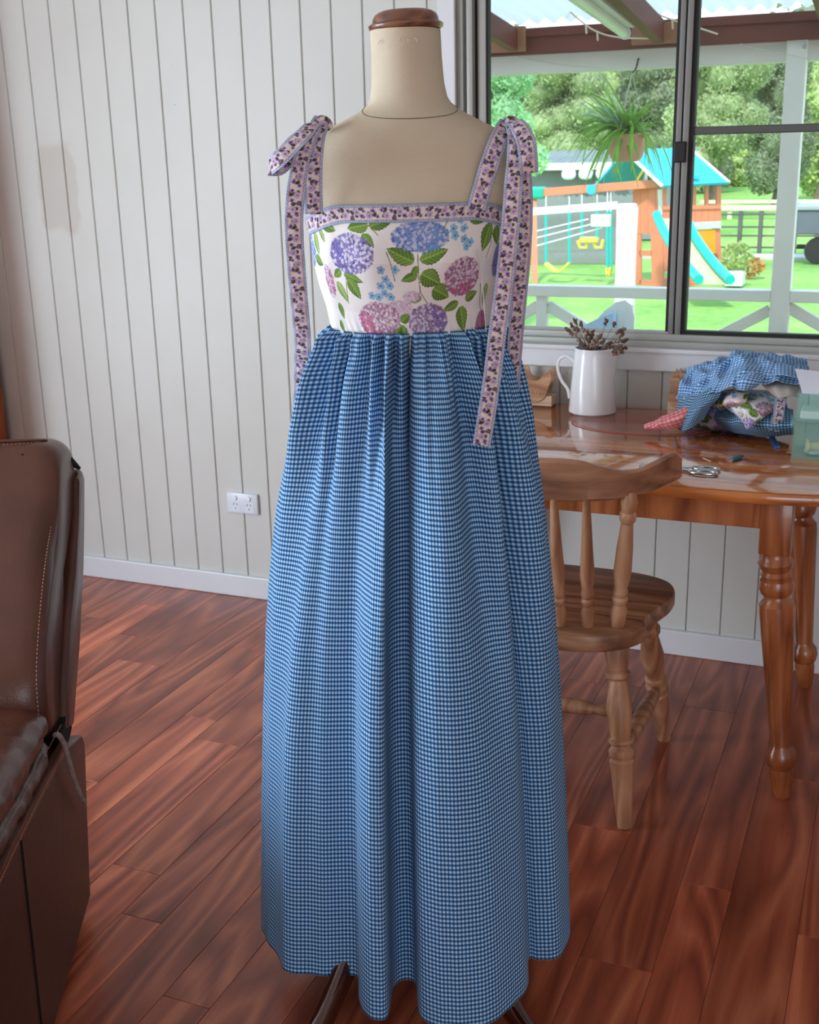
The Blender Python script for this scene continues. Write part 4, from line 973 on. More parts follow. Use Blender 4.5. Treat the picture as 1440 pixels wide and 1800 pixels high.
hy(688, 528, 26, 16, PM, PL, L_((226, 216, 228))); hy(712, 506, 16, 10, PM, PL, L_((222, 214, 226)))
hy(612, 431, 47, 35, VI, VM, VL, accent=BL, aside=PI * .92); hy(728, 404, 46, 26, BD, BM_, BLL, accent=BA, aside=.15); hy(801, 474, 37, 35, PD, PM, PL, accent=PA, aside=1.1)
hy(646, 548, 45, 33, RD, RM, RL, accent=RA, aside=2.6); hy(744, 552, 40, 33, VI, PM, VL, accent=BL, aside=-.3); hy(862, 452, 20, 30, VI, VM, BM_, accent=BL, aside=0); hy(566, 482, 14, 30, RD, RM, RL, accent=RA, aside=0); hy(852, 566, 20, 26, PD, PA, PM, accent=PA, aside=0)
lf(690, 552, -40, 22, 9)
for q in ((778, 392), (796, 392), (782, 404), (798, 410), (802, 422), (808, 416), (790, 378), (662, 458), (668, 474), (686, 458), (658, 486), (674, 486), (652, 506), (664, 500), (674, 506), (640, 504), (800, 580)): blue(*q)
xb = [(-420, 400, 0), (-380, 520, 1), (-330, 440, 2), (-300, 560, 3), (-250, 430, 1), (300, 430, 2), (330, 540, 0), (380, 450, 3), (420, 550, 1), (470, 430, 0)]
for dx, y, k in xb:     # the same cloth continues round the back
    x, yy = CW / 2 + dx * SCV, (y - 352) * SCV; c = ((VI, VM, VL, BL), (BD, BM_, BLL, BA), (PD, PM, PL, PA), (RD, RM, RL, RA))[k]; cvs.hydr(x, yy, 42 * SCV, 32 * SCV, c[0], c[1], c[2], accent=c[3], aside=2.0)
    for a in (20, 140, 250): cvs.leaf(x + 40 * SCV * math.cos(math.radians(a)), yy + 32 * SCV * math.sin(math.radians(a)), math.radians(a), 70, 20, G1, G2)
# floral ribbon repeat
RW, RLn = 64, 150
rib = Canvas(RW, RLn, L_((216, 206, 200)))
def both(fn):
    for o in (-RLn, 0, RLn): fn(o)
def rose(x, y, r):
    def f(o):
        rib.ell(x, y + o, r, r * .95, 0, L_((178, 152, 184))); rib.ell(x - 1, y + o + 1, r * .78, r * .74, 0, L_((204, 186, 206))); rib.ell(x, y + o, r * .55, r * .5, 0, L_((146, 116, 158))); rib.ell(x + 1, y + o - 1, r * .36, r * .34, 0, L_((186, 158, 200))); rib.ell(x, y + o, r * .16, r * .16, 0, L_((84, 50, 112)))
    both(f)
def vio(x, y, r):
    def f(o):
        for j in range(4): rib.ell(x + r * .5 * math.cos(j * 1.57 + .5), y + o + r * .5 * math.sin(j * 1.57 + .5), r * .6, r * .5, j * 1.57 + .5, L_((146, 116, 168)))
        rib.ell(x, y + o, r * .42, r * .42, 0, L_((62, 30, 88)))
    both(f)
def rlf(x, y, a, L, W): both(lambda o: rib.leaf(x, y + o, math.radians(a), L, W, L_((38, 42, 28)), L_((84, 88, 54)), 0))
for x, y, a in ((20, 8, 60), (42, 30, -40), (20, 42, 120), (44, 58, 200), (18, 66, 20), (46, 84, 70), (18, 96, -60), (40, 112, 160), (22, 128, 40), (44, 140, -100), (30, 20, 10), (34, 76, -20), (34, 122, 200)): rlf(x, y, a, 20, 6.5)
rose(26, 24, 12); rose(38, 72, 12.5); rose(25, 112, 12); vio(42, 44, 8); vio(22, 52, 7); vio(24, 86, 8); vio(42, 98, 7); vio(42, 132, 8.5); vio(22, 142, 7); vio(44, 12, 7)
yy, xx = np.mgrid[0:RLn, 0:RW]
for sgn in (0, 1):
    d = xx if sgn == 0 else RW - 1 - xx
    sc = 10.5 + 1.6 * np.sin(yy * 2 * PI / 10)
    m = (d < sc)[..., None]; rib.a = np.where(m, L_((150, 112, 158)), rib.a); m = (d < sc - 2.6)[..., None]; rib.a = np.where(m, L_((212, 196, 210)), rib.a)
    m = (d < 7.4)[..., None]; rib.a = np.where(m, L_((134, 158, 190)), rib.a); dot = ((d - 4) ** 2 + ((yy % 7.5) - 3.7) ** 2 < 4)[..., None]; rib.a = np.where(dot, L_((196, 206, 222)), rib.a)
def ribsample(u, s):
    """u 0..1 across, s metres along"""
    j = np.clip((u * (RW - 1)).round().astype(int), 0, RW - 1); i = ((s / .0275 * RW * 1.0).round().astype(int)) % RLn; return rib.a[i, j]
M['print'] = printed('hydrangea_cotton'); M['ribbon'] = printed('floral_ribbon_cotton')
M['gingham'] = gingham('blue_gingham', (184, 210, 230), (78, 136, 186), (10, 64, 118), 1.0, .0076, blur=.22)
# ------------------------------------------------------------------ the dress
dr = empty('sundress', (AX.x, AX.y, .13), 'long sundress with hydrangea bodice and gathered blue gingham skirt on the dress form', 'dress')
ztop = lambda p: 1.372 - .022 * np.clip((np.abs(np.sin(p)) - .55) / .45, 0, 1) ** 1.6 * (np.cos(p) > -.2) - .024 * (np.cos(p) <= -.2)
def body_grid(n_front, n_back, zf0, zf1, nz, off):
    ph = np.concatenate([np.linspace(-1.75, 1.75, n_front), np.linspace(1.75, 2 * PI - 1.75, n_back + 2)[1:-1]])
    T = np.linspace(0, 1, nz); P, TT = np.meshgrid(ph, T); Z = zf0(P) * (1 - TT) + zf1(P) * TT; r, f = torso(P, Z, off); return P, Z, r, f
P, Z, r_, f_ = body_grid(620, 110, lambda p: p * 0 + 1.199, lambda p: ztop(p) + .002, 200, .0042)
wr_ = .0007 * np.sin(P * 60 + Z * 140) * np.exp(-((Z - 1.2) / .02) ** 2); r_ = r_ * (1 + wr_ / .15); f_ = f_ * (1 + wr_ / .1)
Pw = np.where(P > PI, P - 2 * PI, P); ci = np.clip(CW / 2 + Pw * 172 * SCV, 0, CW - 1).astype(int); cj = np.clip((1.392 - Z) / (1.392 - 1.198) * 226 * SCV, 0, CH - 1).astype(int)
link('bodice', gridmesh(locN(r_, f_, Z), 730, 200, closed=True, col=cvs.a[cj, ci]), M['print'], dr)
P, Z, r_, f_ = body_grid(560, 110, lambda p: ztop(p) - .004, lambda p: ztop(p) + .0215, 30, .0062)
ds = np.sqrt(np.diff(r_[15]) ** 2 + np.diff(f_[15]) ** 2); s_ = np.r_[0, np.cumsum(ds)]; U = np.linspace(0, 1, 30)[:, None] + 0 * P
link('band', gridmesh(locN(r_, f_, Z), 670, 30, closed=True, col=ribsample(U, s_[None, :] + 0 * P)), M['ribbon'], dr)
# skirt: hem outline (right, front) traced on the floor plan of the folds
HEM = [(-.292, .100), (-.2665, .162), (-.251, .195), (-.193, .205), (-.1245, .208), (-.116, .262), (-.107, .300), (-.088, .318), (-.066, .304), (-.058, .235), (-.038, .212), (-.018, .226), (-.012, .300), (.017, .324), (.063, .3285), (.1187, .3136), (.170, .2547), (.184, .175), (.2067, .178), (.240, .165),
       (.268, .10), (.245, .03), (.285, -.05), (.24, -.11), (.255, -.19), (.18, -.20), (.15, -.28), (.08, -.25), (.03, -.31), (-.04, -.25), (-.11, -.29), (-.15, -.21), (-.22, -.21), (-.235, -.12), (-.30, -.07), (-.262, .00), (-.31, .05)]
NU = 1300; NV = 190
hp, hemL = resample(crom([Vector((a, b, 0)) for a, b in HEM], 10, True), NU, True); hp = hp[:, :2] * np.array([.958, 1.0])
# smooth hull
def cyc_smooth(A, k):
    K = np.exp(-.5 * (np.arange(-3 * k, 3 * k + 1) / k) ** 2); K /= K.sum(); A3 = np.vstack([A[-3 * k:], A, A[:3 * k]]); return np.column_stack([np.convolve(A3[:, j], K, 'valid') for j in range(A.shape[1])])
hull = cyc_smooth(hp, 62); hull = hull * .975
foldv = hp - hull
ang = np.unwrap(np.arctan2(hull[:, 0], hull[:, 1])); 
if ang[-1] < ang[0]: hp = hp[::-1]; hull = hull[::-1]; foldv = foldv[::-1]; ang = np.unwrap(np.arctan2(hull[:, 0], hull[:, 1]))
ang = ang[0] + (ang - ang[0]) * (2 * PI) / (ang[-1] - ang[0] + 2 * PI / NU)
u = np.arange(NU) / NU
ws = np.sin(ang); wc = np.cos(ang); waist = np.column_stack([ws * .1265, np.where(wc > 0, .098, .080) * wc])
wn_ = np.column_stack([ws / .1265, wc / .095]); wn_ /= np.linalg.norm(wn_, axis=1)[:, None]
tau_k = [0, .012, .03, .06, .145, .27, .37, .465, .60, .75, .9, 1.0]; g_k = [0, .035, .09, .17, .32, .49, .61, .715, .82, .90, .96, 1.0]
h_k = [0, .08, .18, .30, .52, .70, .78, .83, .88, .93, .98, 1.0]
tau = np.concatenate([np.linspace(0, .03, 16)[:-1], np.linspace(.03, 1, NV - 15)])
g = np.interp(tau, tau_k, g_k); h = np.interp(tau, tau_k, h_k)
rs = np.random.RandomState(4)
def wave(n, jit, ph0):
    x = u * n; w = np.zeros(NU); 
    jj = np.cumsum(np.r_[0, 1 + jit * rs.uniform(-1, 1, n)]); jj = jj / jj[-1] * n; lam = np.interp(u * n, jj, np.arange(n + 1)); amp = 1 + .5 * rs.uniform(-1, 1, n + 1); amp[-1] = amp[0]
    return np.sin(2 * PI * lam + ph0) * np.interp(lam, np.arange(n + 1), amp)
w1_, w2_, w3_ = wave(58, .45, 0), wave(27, .4, 1.0), wave(13, .3, 2.0)
stch = np.clip(tau / .012, 0, 1) * .75 + .25
a1 = (.0058 * np.exp(-tau / .06)) * stch + .0004; a2 = .0140 * np.exp(-((tau - .05) / .14) ** 2) * stch + .0016; a3 = .0155 * np.exp(-((tau - .22) / .25) ** 2) * (tau > 0) * np.clip(tau / .08, 0, 1) + .0018
Pn = waist[None] * (1 - g[:, None, None]) + hull[None] * g[:, None, None] + foldv[None] * h[:, None, None] + wn_[None] * (a1[:, None] * w1_[None] + a2[:, None] * w2_[None] + a3[:, None] * w3_[None])[..., None]
Pn += wn_[None] * (.006 * np.exp(-((tau - .008) / .012) ** 2))[:, None, None]
zh = .131 + .004 * np.sin(u * 2 * PI * 3) + .002 * np.sin(u * 60)
Z = (1.202 * (1 - tau))[:, None] + tau[:, None] * zh[None]; Z[0] = 1.203
NC = round(hemL / .0064)
vlen = np.r_[0, np.cumsum(np.sqrt(np.diff(Z.mean(1)) ** 2 + np.diff(g * .2) ** 2))]
UV = np.stack([u[None] * NC + 0 * Z, vlen[:, None] + 0 * Z], -1)
V = locN(Pn[..., 0], Pn[..., 1], Z)
sk = link('skirt', gridmesh(V, NU, NV, closed=True, uv=UV), M['gingham'], dr)
sm = sk.modifiers.new('cloth_thickness', 'SOLIDIFY'); sm.thickness = .0006
# hem fold and side seam
mbh = MB(); kk = int(np.argmin(np.abs((ang + PI) % (2 * PI) - PI - 1.28)))
pts = [Vector(V[i, kk]) + ER * .0006 + EF * .0008 for i in range(3, NV, 3)]
MB().tube(pts, .00075, 5).build('side_seam', paint('pale_seam_thread', (190, 206, 224), .8), dr)
# ribbons: straps, bows and tails
def ribbon(name, pix, width=.0275, parent=dr, s0=0.0, nz=26, face=None, notch=True, tw=None, thick=.0009):
    """pix = [(px, py, depth_forward)] ; depth measured toward the camera from the form's axis plane"""
    pts = []
    for q in pix:
        px, py, f = q[:3]; v = CAM.to_3x3() @ Vector(((px - 720) / FPX, -(py - 900) / FPX, -1)); t = ((AX + EF * f) - CAM.translation).dot(EF) / v.dot(EF); pts.append(CAM.translation + v * t)
    c = crom(pts, 12); c, L = resample(c, max(12, int(sum((b - a).length for a, b in zip(pts, pts[1:])) / .0009)))
    n = len(c); T_ = np.gradient(c, axis=0); T_ /= np.linalg.norm(T_, axis=1)[:, None]
    F_ = np.array(face if face is not None else EF)[None].repeat(n, 0)
    if tw is not None:      # facing vector changes along the ribbon
        fa = np.array([tuple(x) for x in tw]); F_ = np.column_stack([np.interp(np.linspace(0, 1, n), np.linspace(0, 1, len(fa)), fa[:, k]) for k in range(3)])
    S_ = np.cross(T_, F_); S_ /= np.linalg.norm(S_, axis=1)[:, None]; N_ = np.cross(S_, T_)
    wd = np.array([width] * n); 
    if len(pix[0]) > 3: wd = width * np.interp(np.linspace(0, 1, n), np.linspace(0, 1, len(pix)), [q[3] for q in pix])
    uu = np.linspace(-.5, .5, nz); s_ = np.linspace(0, L, n)
    V = c[:, None] + S_[:, None] * (uu[None, :, None] * wd[:, None, None]) + N_[:, None] * (.0012 * np.cos(uu * PI)[None, :, None] + (.0008 * np.sin(s_ * 160)[:, None] * np.cos(uu * 5)[None])[..., None])
    if notch: V[-1] -= T_[-1][None] * (.006 * (1 - 2 * np.abs(uu)))[:, None] * 1.0; V[-2] -= T_[-1][None] * (.0045 * (1 - 2 * np.abs(uu)))[:, None]; V[-3] -= T_[-1][None] * (.003 * (1 - 2 * np.abs(uu)))[:, None]
    UU = (uu + .5)[None] + 0 * V[..., 0]; SS = s_[:, None] + s0 + 0 * V[..., 0]
    o = link(name, gridmesh(V, nz, n, col=ribsample(UU, SS)), M['ribbon'], parent); m = o.modifiers.new('cloth_thickness', 'SOLIDIFY'); m.thickness = thick; m.offset = 0; return o
NE = -EF
# left shoulder (as seen)
ribbon('strap', [(552, 376, .086), (551, 352, .092), (550, 320, .094), (551, 285, .092), (554, 250, .080), (560, 224, .064), (568, 212, .045)], face=EF, notch=False, s0=.01)
ribbon('tail', [(557, 222, .074, .6), (547, 240, .088, .85), (533, 272, .098, 1), (525, 305, .102, 1), (519, 350, .104, 1), (517, 400, .098, 1), (521, 470, .088, 1), (527, 540, .075, 1), (532, 600, .045, 1), (531, 660, .005, 1), (529, 728, -.03, 1)], tw=[EF, EF, EF + ER * -.2, EF + ER * -.25], s0=.03)
up = Vector((0, 0, 1))
ribbon('bow_loop', [(560, 216, .062, .55), (548, 222, .085, .8), (530, 240, .105, 1), (508, 262, .115, 1.05), (488, 282, .118, 1.05), (476, 292, .108, 1)], tw=[EF + up * .9, EF + up * .6 + ER * -.3, EF * .9 + up * .3 + ER * -.5], notch=False, s0=.05)
ribbon('bow_loop', [(475, 294, .106, 1), (490, 293, .096, 1.0), (507, 276, .088, .95), (524, 254, .084, .8), (542, 234, .078, .65), (558, 220, .062, .5)], tw=[EF * .8 - up * .3, EF * .6 - up * .5, EF - up * .4], notch=False, s0=.11)
# right shoulder
ribbon('strap', [(838, 366, .098), (842, 350, .096), (851, 320, .096), (862, 285, .094), (874, 252, .082), (884, 232, .068), (892, 219, .048)], face=EF, notch=False, s0=.02)
ribbon('tail', [(897, 220, .072, .5), (903, 240, .092, .8), (905, 275, .104, 1), (903, 320, .110, 1), (899, 380, .112, 1), (892, 450, .110, 1), (884, 520, .106, 1), (874, 590, .112, 1), (867, 650, .140, 1), (857, 720, .168, 1), (846, 786, .186, 1)], tw=[EF, EF + ER * -.1, EF, EF + ER * .15], s0=.07)
ribbon('bow_loop', [(896, 214, .060, .5), (905, 216, .085, .8), (918, 232, .105, 1.0), (926, 256, .118, 1.0), (929, 282, .120, 1.0), (930, 304, .112, .95)], tw=[EF + up * .8, EF + up * .4, EF, EF], notch=False, s0=.02)
ribbon('bow_loop', [(930, 304, .108, .9), (926, 280, .092, .9), (917, 252, .084, .8), (904, 226, .064, .5)], face=EF, notch=False, s0=.09)
ribbon('tail', [(900, 224, .060, .5), (911, 260, .070, .8), (920, 300, .070, .95), (922, 350, .066, 1), (920, 420, .060, 1), (914, 500, .05, 1), (908, 570, .04, 1), (903, 640, .02, 1), (899, 722, .0, 1)], tw=[EF, EF + ER * .2, EF + ER * .4, EF + ER * .45], s0=.04)
def knot(px, py, f, rot, sz=(.017, .014, .015)):
    v = CAM.to_3x3() @ Vector(((px - 720) / FPX, -(py - 900) / FPX, -1)); t = ((AX + EF * f) - CAM.translation).dot(EF) / v.dot(EF); c = CAM.translation + v * t
    R = Matrix((ER, EF, Vector((0, 0, 1)))).transposed() @ Matrix.Rotation(rot, 3, 'Y'); nu, nv = 60, 46; G = np.zeros((nv, nu, 3)); C_ = np.zeros((nv, nu, 3), np.float32)
    for j in range(nv):
        for i in range(nu):
            a = 2 * PI * i / nu; b = -PI / 2 + PI * j / (nv - 1); w = 1 + .10 * math.sin(5 * a + 3 * b) * math.cos(b)
            p = R @ Vector((sz[0] * math.cos(b) * math.cos(a) * w, sz[1] * math.cos(b) * math.sin(a) * w, sz[2] * math.sin(b))); G[j, i] = tuple(c + p); C_[j, i] = rib.a[int(i * .9 * 2) % RLn, min(RW - 1, int(8 + 48 * j / nv))]
    return link('knot', gridmesh(G, nu, nv, closed=True, col=C_), M['ribbon'], dr)
knot(569, 217, .045, .5, (.014, .013, .011)); knot(897, 217, .055, -.3, (.012, .013, .011))
# thin hanger loop on the right side of the bodice
hl = [(838, 440, .112), (846, 480, .106), (850, 520, .102), (853, 560, .1), (855, 584, .098)]
pts = []
for px, py, f in hl:
    v = CAM.to_3x3() @ Vector(((px - 720) / FPX, -(py - 900) / FPX, -1)); t = ((AX + EF * f) - CAM.translation).dot(EF) / v.dot(EF); pts.append(CAM.translation + v * t)
MB().tube(crom(pts, 6), .0007, 5).build('hanger_loop', paint('pale_hanger_ribbon', (206, 210, 206), .7), dr)
# ------------------------------------------------------------------ pine table
TZ = .75
tb = empty('dining_table', (-.58, 2.95, 0), 'varnished orange pine dining table with turned legs under the window', 'table')
TX0, TX1, TY0, TY1 = -1.42, .22, 2.535, 3.325
def rounded(x0, x1, y0, y1, ra, rb, bulge=.0, n=14):
    out = []
    def arc(cx, cy, rx, ry, a0, a1):
        for k in range(n + 1):
            a = a0 + (a1 - a0) * k / n; out.append((cx + rx * math.cos(a), cy + ry * math.sin(a)))
    arc(x1 - ra, y0 + rb, ra, rb, -PI / 2, 0); arc(x1 - ra * .6, y1 - rb * .5, ra * .6, rb * .5, 0, PI / 2); arc(x0 + ra * .6, y1 - rb * .5, ra * .6, rb * .5, PI / 2, PI); arc(x0 + ra, y0 + rb, ra, rb, PI, 1.5 * PI); return out
MB().slab(rounded(TX0, TX1, TY0, TY1, .56, .26), TZ - .028, TZ, .009).build('tabletop', M['pine'], tb, 30)
LX0, LX1, LY0, LY1 = -1.06, -.214, 2.605, 3.235
def tleg(x, y):
    rt = MB(); rt.box((x - .034, y - .034, .60), (x + .034, y + .034, TZ - .028), .004); k = .87; fx = x + (.054 if x > -.6 else -.054)
    rt.lathe([(t, r * k) for t, r in [(0, .020), (.01, .023), (.10, .031), (.125, .030), (.135, .036), (.165, .041), (.195, .038), (.215, .028), (.225, .027), (.60, .040), (.76, .046), (.79, .045), (.81, .034), (.825, .033), (.835, .041), (.86, .046), (.885, .041), (.893, .034), (.905, .040), (.92, .034), (.932, .041), (.95, .045), (.97, .038), (.985, .034), (1, .036)]], (fx, y, 0), (x, y, .605), 36)
    return rt.build('leg', M['pineleg'], tb, 35)
for x in (LX0, LX1):
    for y in (LY0, LY1): tleg(x, y)
ap = MB().box((LX0, LY0 - .02, .655), (LX1, LY0 + .002, TZ - .028), .003).build('apron', M['pineleg'], tb)
MB().box((LX0, LY1 - .002, .655), (LX1, LY1 + .02, TZ - .028), .003).build('apron', M['pineleg'], tb)
for x in (LX0, LX1): MB().box((x - .01, LY0, .655), (x + .01, LY1, TZ - .028), .003).build('apron', M['pineleg'], tb)
# ------------------------------------------------------------------ chair
CX = -.66
ch = empty('dining_chair', (CX, 2.52, 0), 'worn pine spindle-back chair tucked at the table beside the dress', 'chair')
half = [(0, 2.290), (.06, 2.292), (.115, 2.305), (.16, 2.332), (.190, 2.368), (.204, 2.405), (.196, 2.435), (.198, 2.47), (.213, 2.53), (.226, 2.59), (.223, 2.65), (.195, 2.70), (.14, 2.728), (.07, 2.738), (0, 2.74)]
hc = [(p.x, p.y) for p in crom([Vector((a, b, 0)) for a, b in half], 4)]
outl = [(CX + a, b) for a, b in hc] + [(CX - a, b) for a, b in hc[-2:0:-1]]
MB().slab(outl, .430, .470, .008).build('seat', M['seatwood'], ch, 40)
def legprof(): return [(0, .0155), (.02, .017), (.33, .026), (.345, .028), (.36, .024), (.375, .028), (.40, .028), (.415, .022), (.43, .022), (.44, .027), (.455, .027), (.465, .021), (.50, .024), (.62, .029), (.72, .0225), (.76, .021), (.775, .028), (.80, .0285), (.815, .022), (.84, .024), (.92, .029), (.97, .024), (1, .016)]
for sx in (-1, 1):
    for (fx, fy), (tx, ty) in ((((.185), 2.345), (.135, 2.425)), ((.190, 2.79), (.150, 2.655))):
        f = Vector((CX + sx * fx, fy, 0)); t = Vector((CX + sx * tx, ty, .435)); MB().lathe(legprof(), f, t, 26).build('leg', M['chairwood'], ch, 35)
    a = Vector((CX + sx * .168, 2.372, .172)); b = Vector((CX + sx * .178, 2.745, .172)); a.y += .012
    MB().lathe([(0, .009), (.12, .013), (.2, .017), (.23, .013), (.27, .017), (.5, .0205), (.73, .017), (.77, .013), (.8, .017), (.88, .013), (1, .009)], a, b, 20).build('side_stretcher', M['chairwood'], ch, 35)
MB().lathe([(0, .008), (.25, .014), (.33, .012), (.36, .017), (.5, .020), (.64, .017), (.67, .012), (.75, .014), (1, .008)], (CX - .172, 2.56, .172), (CX + .172, 2.56, .172), 20).build('cross_stretcher', M['chairwood'], ch, 35)
def ycr(d): return 2.262 + .105 * (abs(d) / .26) ** 2.0
ztp = [(0, .866), (.05, .868), (.09, .864), (.13, .851), (.165, .842), (.195, .844), (.225, .858), (.25, .872), (.262, .873), (.268, .862)]
def zt(d): return float(np.interp(abs(d), [a for a, _ in ztp], [b for _, b in ztp]))
def zb(d): return float(np.interp(abs(d), [0, .15, .22, .268], [.772, .778, .792, .815]))
mb = MB(); rings = []; nd = 64
for k in range(nd + 1):
    d = -.268 + .536 * k / nd; y = ycr(d); th = .021 if abs(d) < .25 else .021 - .008 * (abs(d) - .25) / .018; a, b = zb(d), zt(d); ring = []
    sl_ = 2 * .105 * d / .26 ** 2; nn = Vector((-sl_, 1, 0)).normalized()
    for t, s in ((0, .25), (.03, .6), (.08, 1), (.5, 1), (.92, 1), (.975, .6), (1, .25), (1, -.25), (.975, -.6), (.92, -1), (.5, -1), (.08, -1), (.03, -.6), (0, -.25)):
        ring.append(mb.bm.verts.new(Vector((CX + d, y + .012 * (t - .5) * -1, a + (b - a) * t)) + nn * (th / 2 * -s)))
    rings.append(ring)
for A_1, B_1 in zip(rings, rings[1:]):
    for j in range(14): mb.bm.faces.new((A_1[j], A_1[(j + 1) % 14], B_1[(j + 1) % 14], B_1[j]))
mb.bm.faces.new(rings[0][::-1]); mb.bm.faces.new(rings[-1])
mb.build('crest_rail', M['seatwood'], ch, 40)
for d, thick in ((-.145, 1), (-.087, 0), (-.029, 0), (.029, 0), (.087, 0), (.145, 1)):
    b_ = Vector((CX + d, 2.345 + .04 * (abs(d) / .145) ** 2 , .462)); dt = d * (1.24 if thick else 1.12); t_ = Vector((CX + dt, ycr(dt) + .002, zb(dt) + .012))
    if thick: pr_ = [(0, .0145), (.14, .0185), (.19, .013), (.21, .017), (.235, .017), (.25, .0125), (.27, .0165), (.29, .0165), (.31, .014), (.42, .0195), (.60, .0175), (.78, .0125), (.80, .017), (.84, .0175), (.86, .0135), (.92, .0175), (.97, .0145), (1, .010)]
    else: pr_ = [(0, .0115), (.14, .0155), (.19, .011), (.21, .015), (.235, .015), (.25, .011), (.27, .0145), (.29, .0145), (.31, .0125), (.42, .016), (.62, .0125), (1, .0075)]
    MB().lathe(pr_, b_, t_, 20).build('back_post' if thick else 'spindle', M['chairwood'], ch, 35)
# ------------------------------------------------------------------ things on the table
def onT(px, py, z=TZ): return at(px, py, 2, z)
# enamel jug with dried stems
jl, jr = onT(1001, 713), onT(1083, 713); jc = (jl + jr) / 2; jc.y = 3.235; R = (at(1083, 700, 1, jc.y).x - at(1001, 700, 1, jc.y).x) / 2 * 1.0; jc.x = at(1042, 700, 1, jc.y).x
jc.z = TZ; jt = at(1040, 618, 1, jc.y - R).z; Hj = jt - TZ
jg = empty('jug', tuple(jc), 'tall white enamel jug holding dried flowers on the table', 'jug')
mb = MB(); n = 48; prof = [(0, .93), (.012, .99), (.03, 1.0), (.5, .90), (.9, .785), (.975, .775), (.99, .79), (1, .785), (1.0, .74), (.97, .735), (.5, .86), (.05, .95)]
rings = []
for t, r in prof:
    ring = []
    for k in range(n):
        a = 2 * PI * k / n; sp_ = max(0, math.cos(a - .15)) ** 8 * max(0, (t - .72) / .28); ring.append(mb.bm.verts.new((jc.x + R * (r + .42 * sp_) * math.cos(a), jc.y + R * (r + .1 * sp_) * math.sin(a), TZ + Hj * (t + .03 * sp_))))
    rings.append(ring)
for A_1, B_1 in zip(rings, rings[1:]):
    for k in range(n): mb.bm.faces.new((A_1[k], A_1[(k + 1) % n], B_1[(k + 1) % n], B_1[k]))
mb.bm.faces.new(rings[0][::-1]); mb.bm.faces.new(rings[-1]); mb.build('body', M['china'], jg, 60)
def pj(px, py, dy=0): return at(px, py, 1, jc.y + dy)
MB().tube(crom([pj(1010, 636), pj(997, 626), pj(984, 632), pj(981, 648), pj(987, 668), pj(998, 684), pj(1001, 700)], 6), .0045, 10).build('handle', M['china'], jg)
df = empty('dried_flowers', (jc.x, jc.y, TZ + Hj * .3), 'bunch of brown dried seed heads standing in the white jug', 'dried flowers')
M['dried'] = paint('dried_seed_head', (112, 82, 68), .9, .3, 40); M['dried2'] = paint('pale_dried_head', (150, 126, 108), .9, .3, 40); M['stemd'] = paint('dried_stem', (110, 90, 70), .9)
heads = [(1005, 572), (998, 580), (1012, 566), (1022, 570), (1026, 580), (1012, 590), (1004, 586), (1018, 598), (1030, 594), (1024, 606), (1036, 602), (1040, 592), (1044, 600), (1050, 596), (1056, 592), (1048, 606), (1060, 600), (1054, 612), (1038, 614), (1030, 618), (1046, 618), (1062, 612), (1066, 566), (1080, 570), (1088, 582), (1096, 580), (1092, 590), (1086, 600), (1098, 600), (1076, 610), (1084, 614), (1092, 618), (1070, 618), (1072, 604), (1098, 612), (1016, 580), (1042, 586), (1024, 624), (1058, 622), (1082, 622), (1034, 586), (1010, 578), (1040, 608), (1090, 608)]
for i, (px, py) in enumerate(heads):
    dy = rnd.uniform(-.03, .03); h_ = pj(px, py, dy); b_ = Vector((jc.x + rnd.uniform(-.012, .012), jc.y + rnd.uniform(-.012, .012), TZ + Hj * .35)); m_ = (h_ + b_) / 2 + Vector(((h_.x - jc.x) * -.12, 0, .015))
    m2 = Vector((jc.x + (h_.x - jc.x) * .35, jc.y + (h_.y - jc.y) * .35, TZ + Hj * .97))
    MB().tube(crom([b_, m2, h_], 4), .0007, 5).build('stem', M['stemd'], df)
    dr_ = (h_ - m2).normalized(); nu_ = 9; mb = MB(); L = rnd.uniform(.010, .018) * (1.2 if py > 590 else 1)
    mb.lathe([(0, .001), (.15, .003), (.4, .0045), (.7, .0038), (1, .0006)], h_ - dr_ * L * .5, h_ + dr_ * L * .6, 8)
    for k in range(12):
        t = rnd.uniform(.1, .9); c = h_ + dr_ * L * (t - .5) + Vector((rnd.uniform(-1, 1), rnd.uniform(-1, 1), rnd.uniform(-1, 1))) * .0042; mb.puff(tuple(c), (.0022, .0022, .0034), (1, 1), nu=6, nv=4)
    mb.build('seed_head', M['dried'] if rnd.random() < .65 else M['dried2'], df, 80)
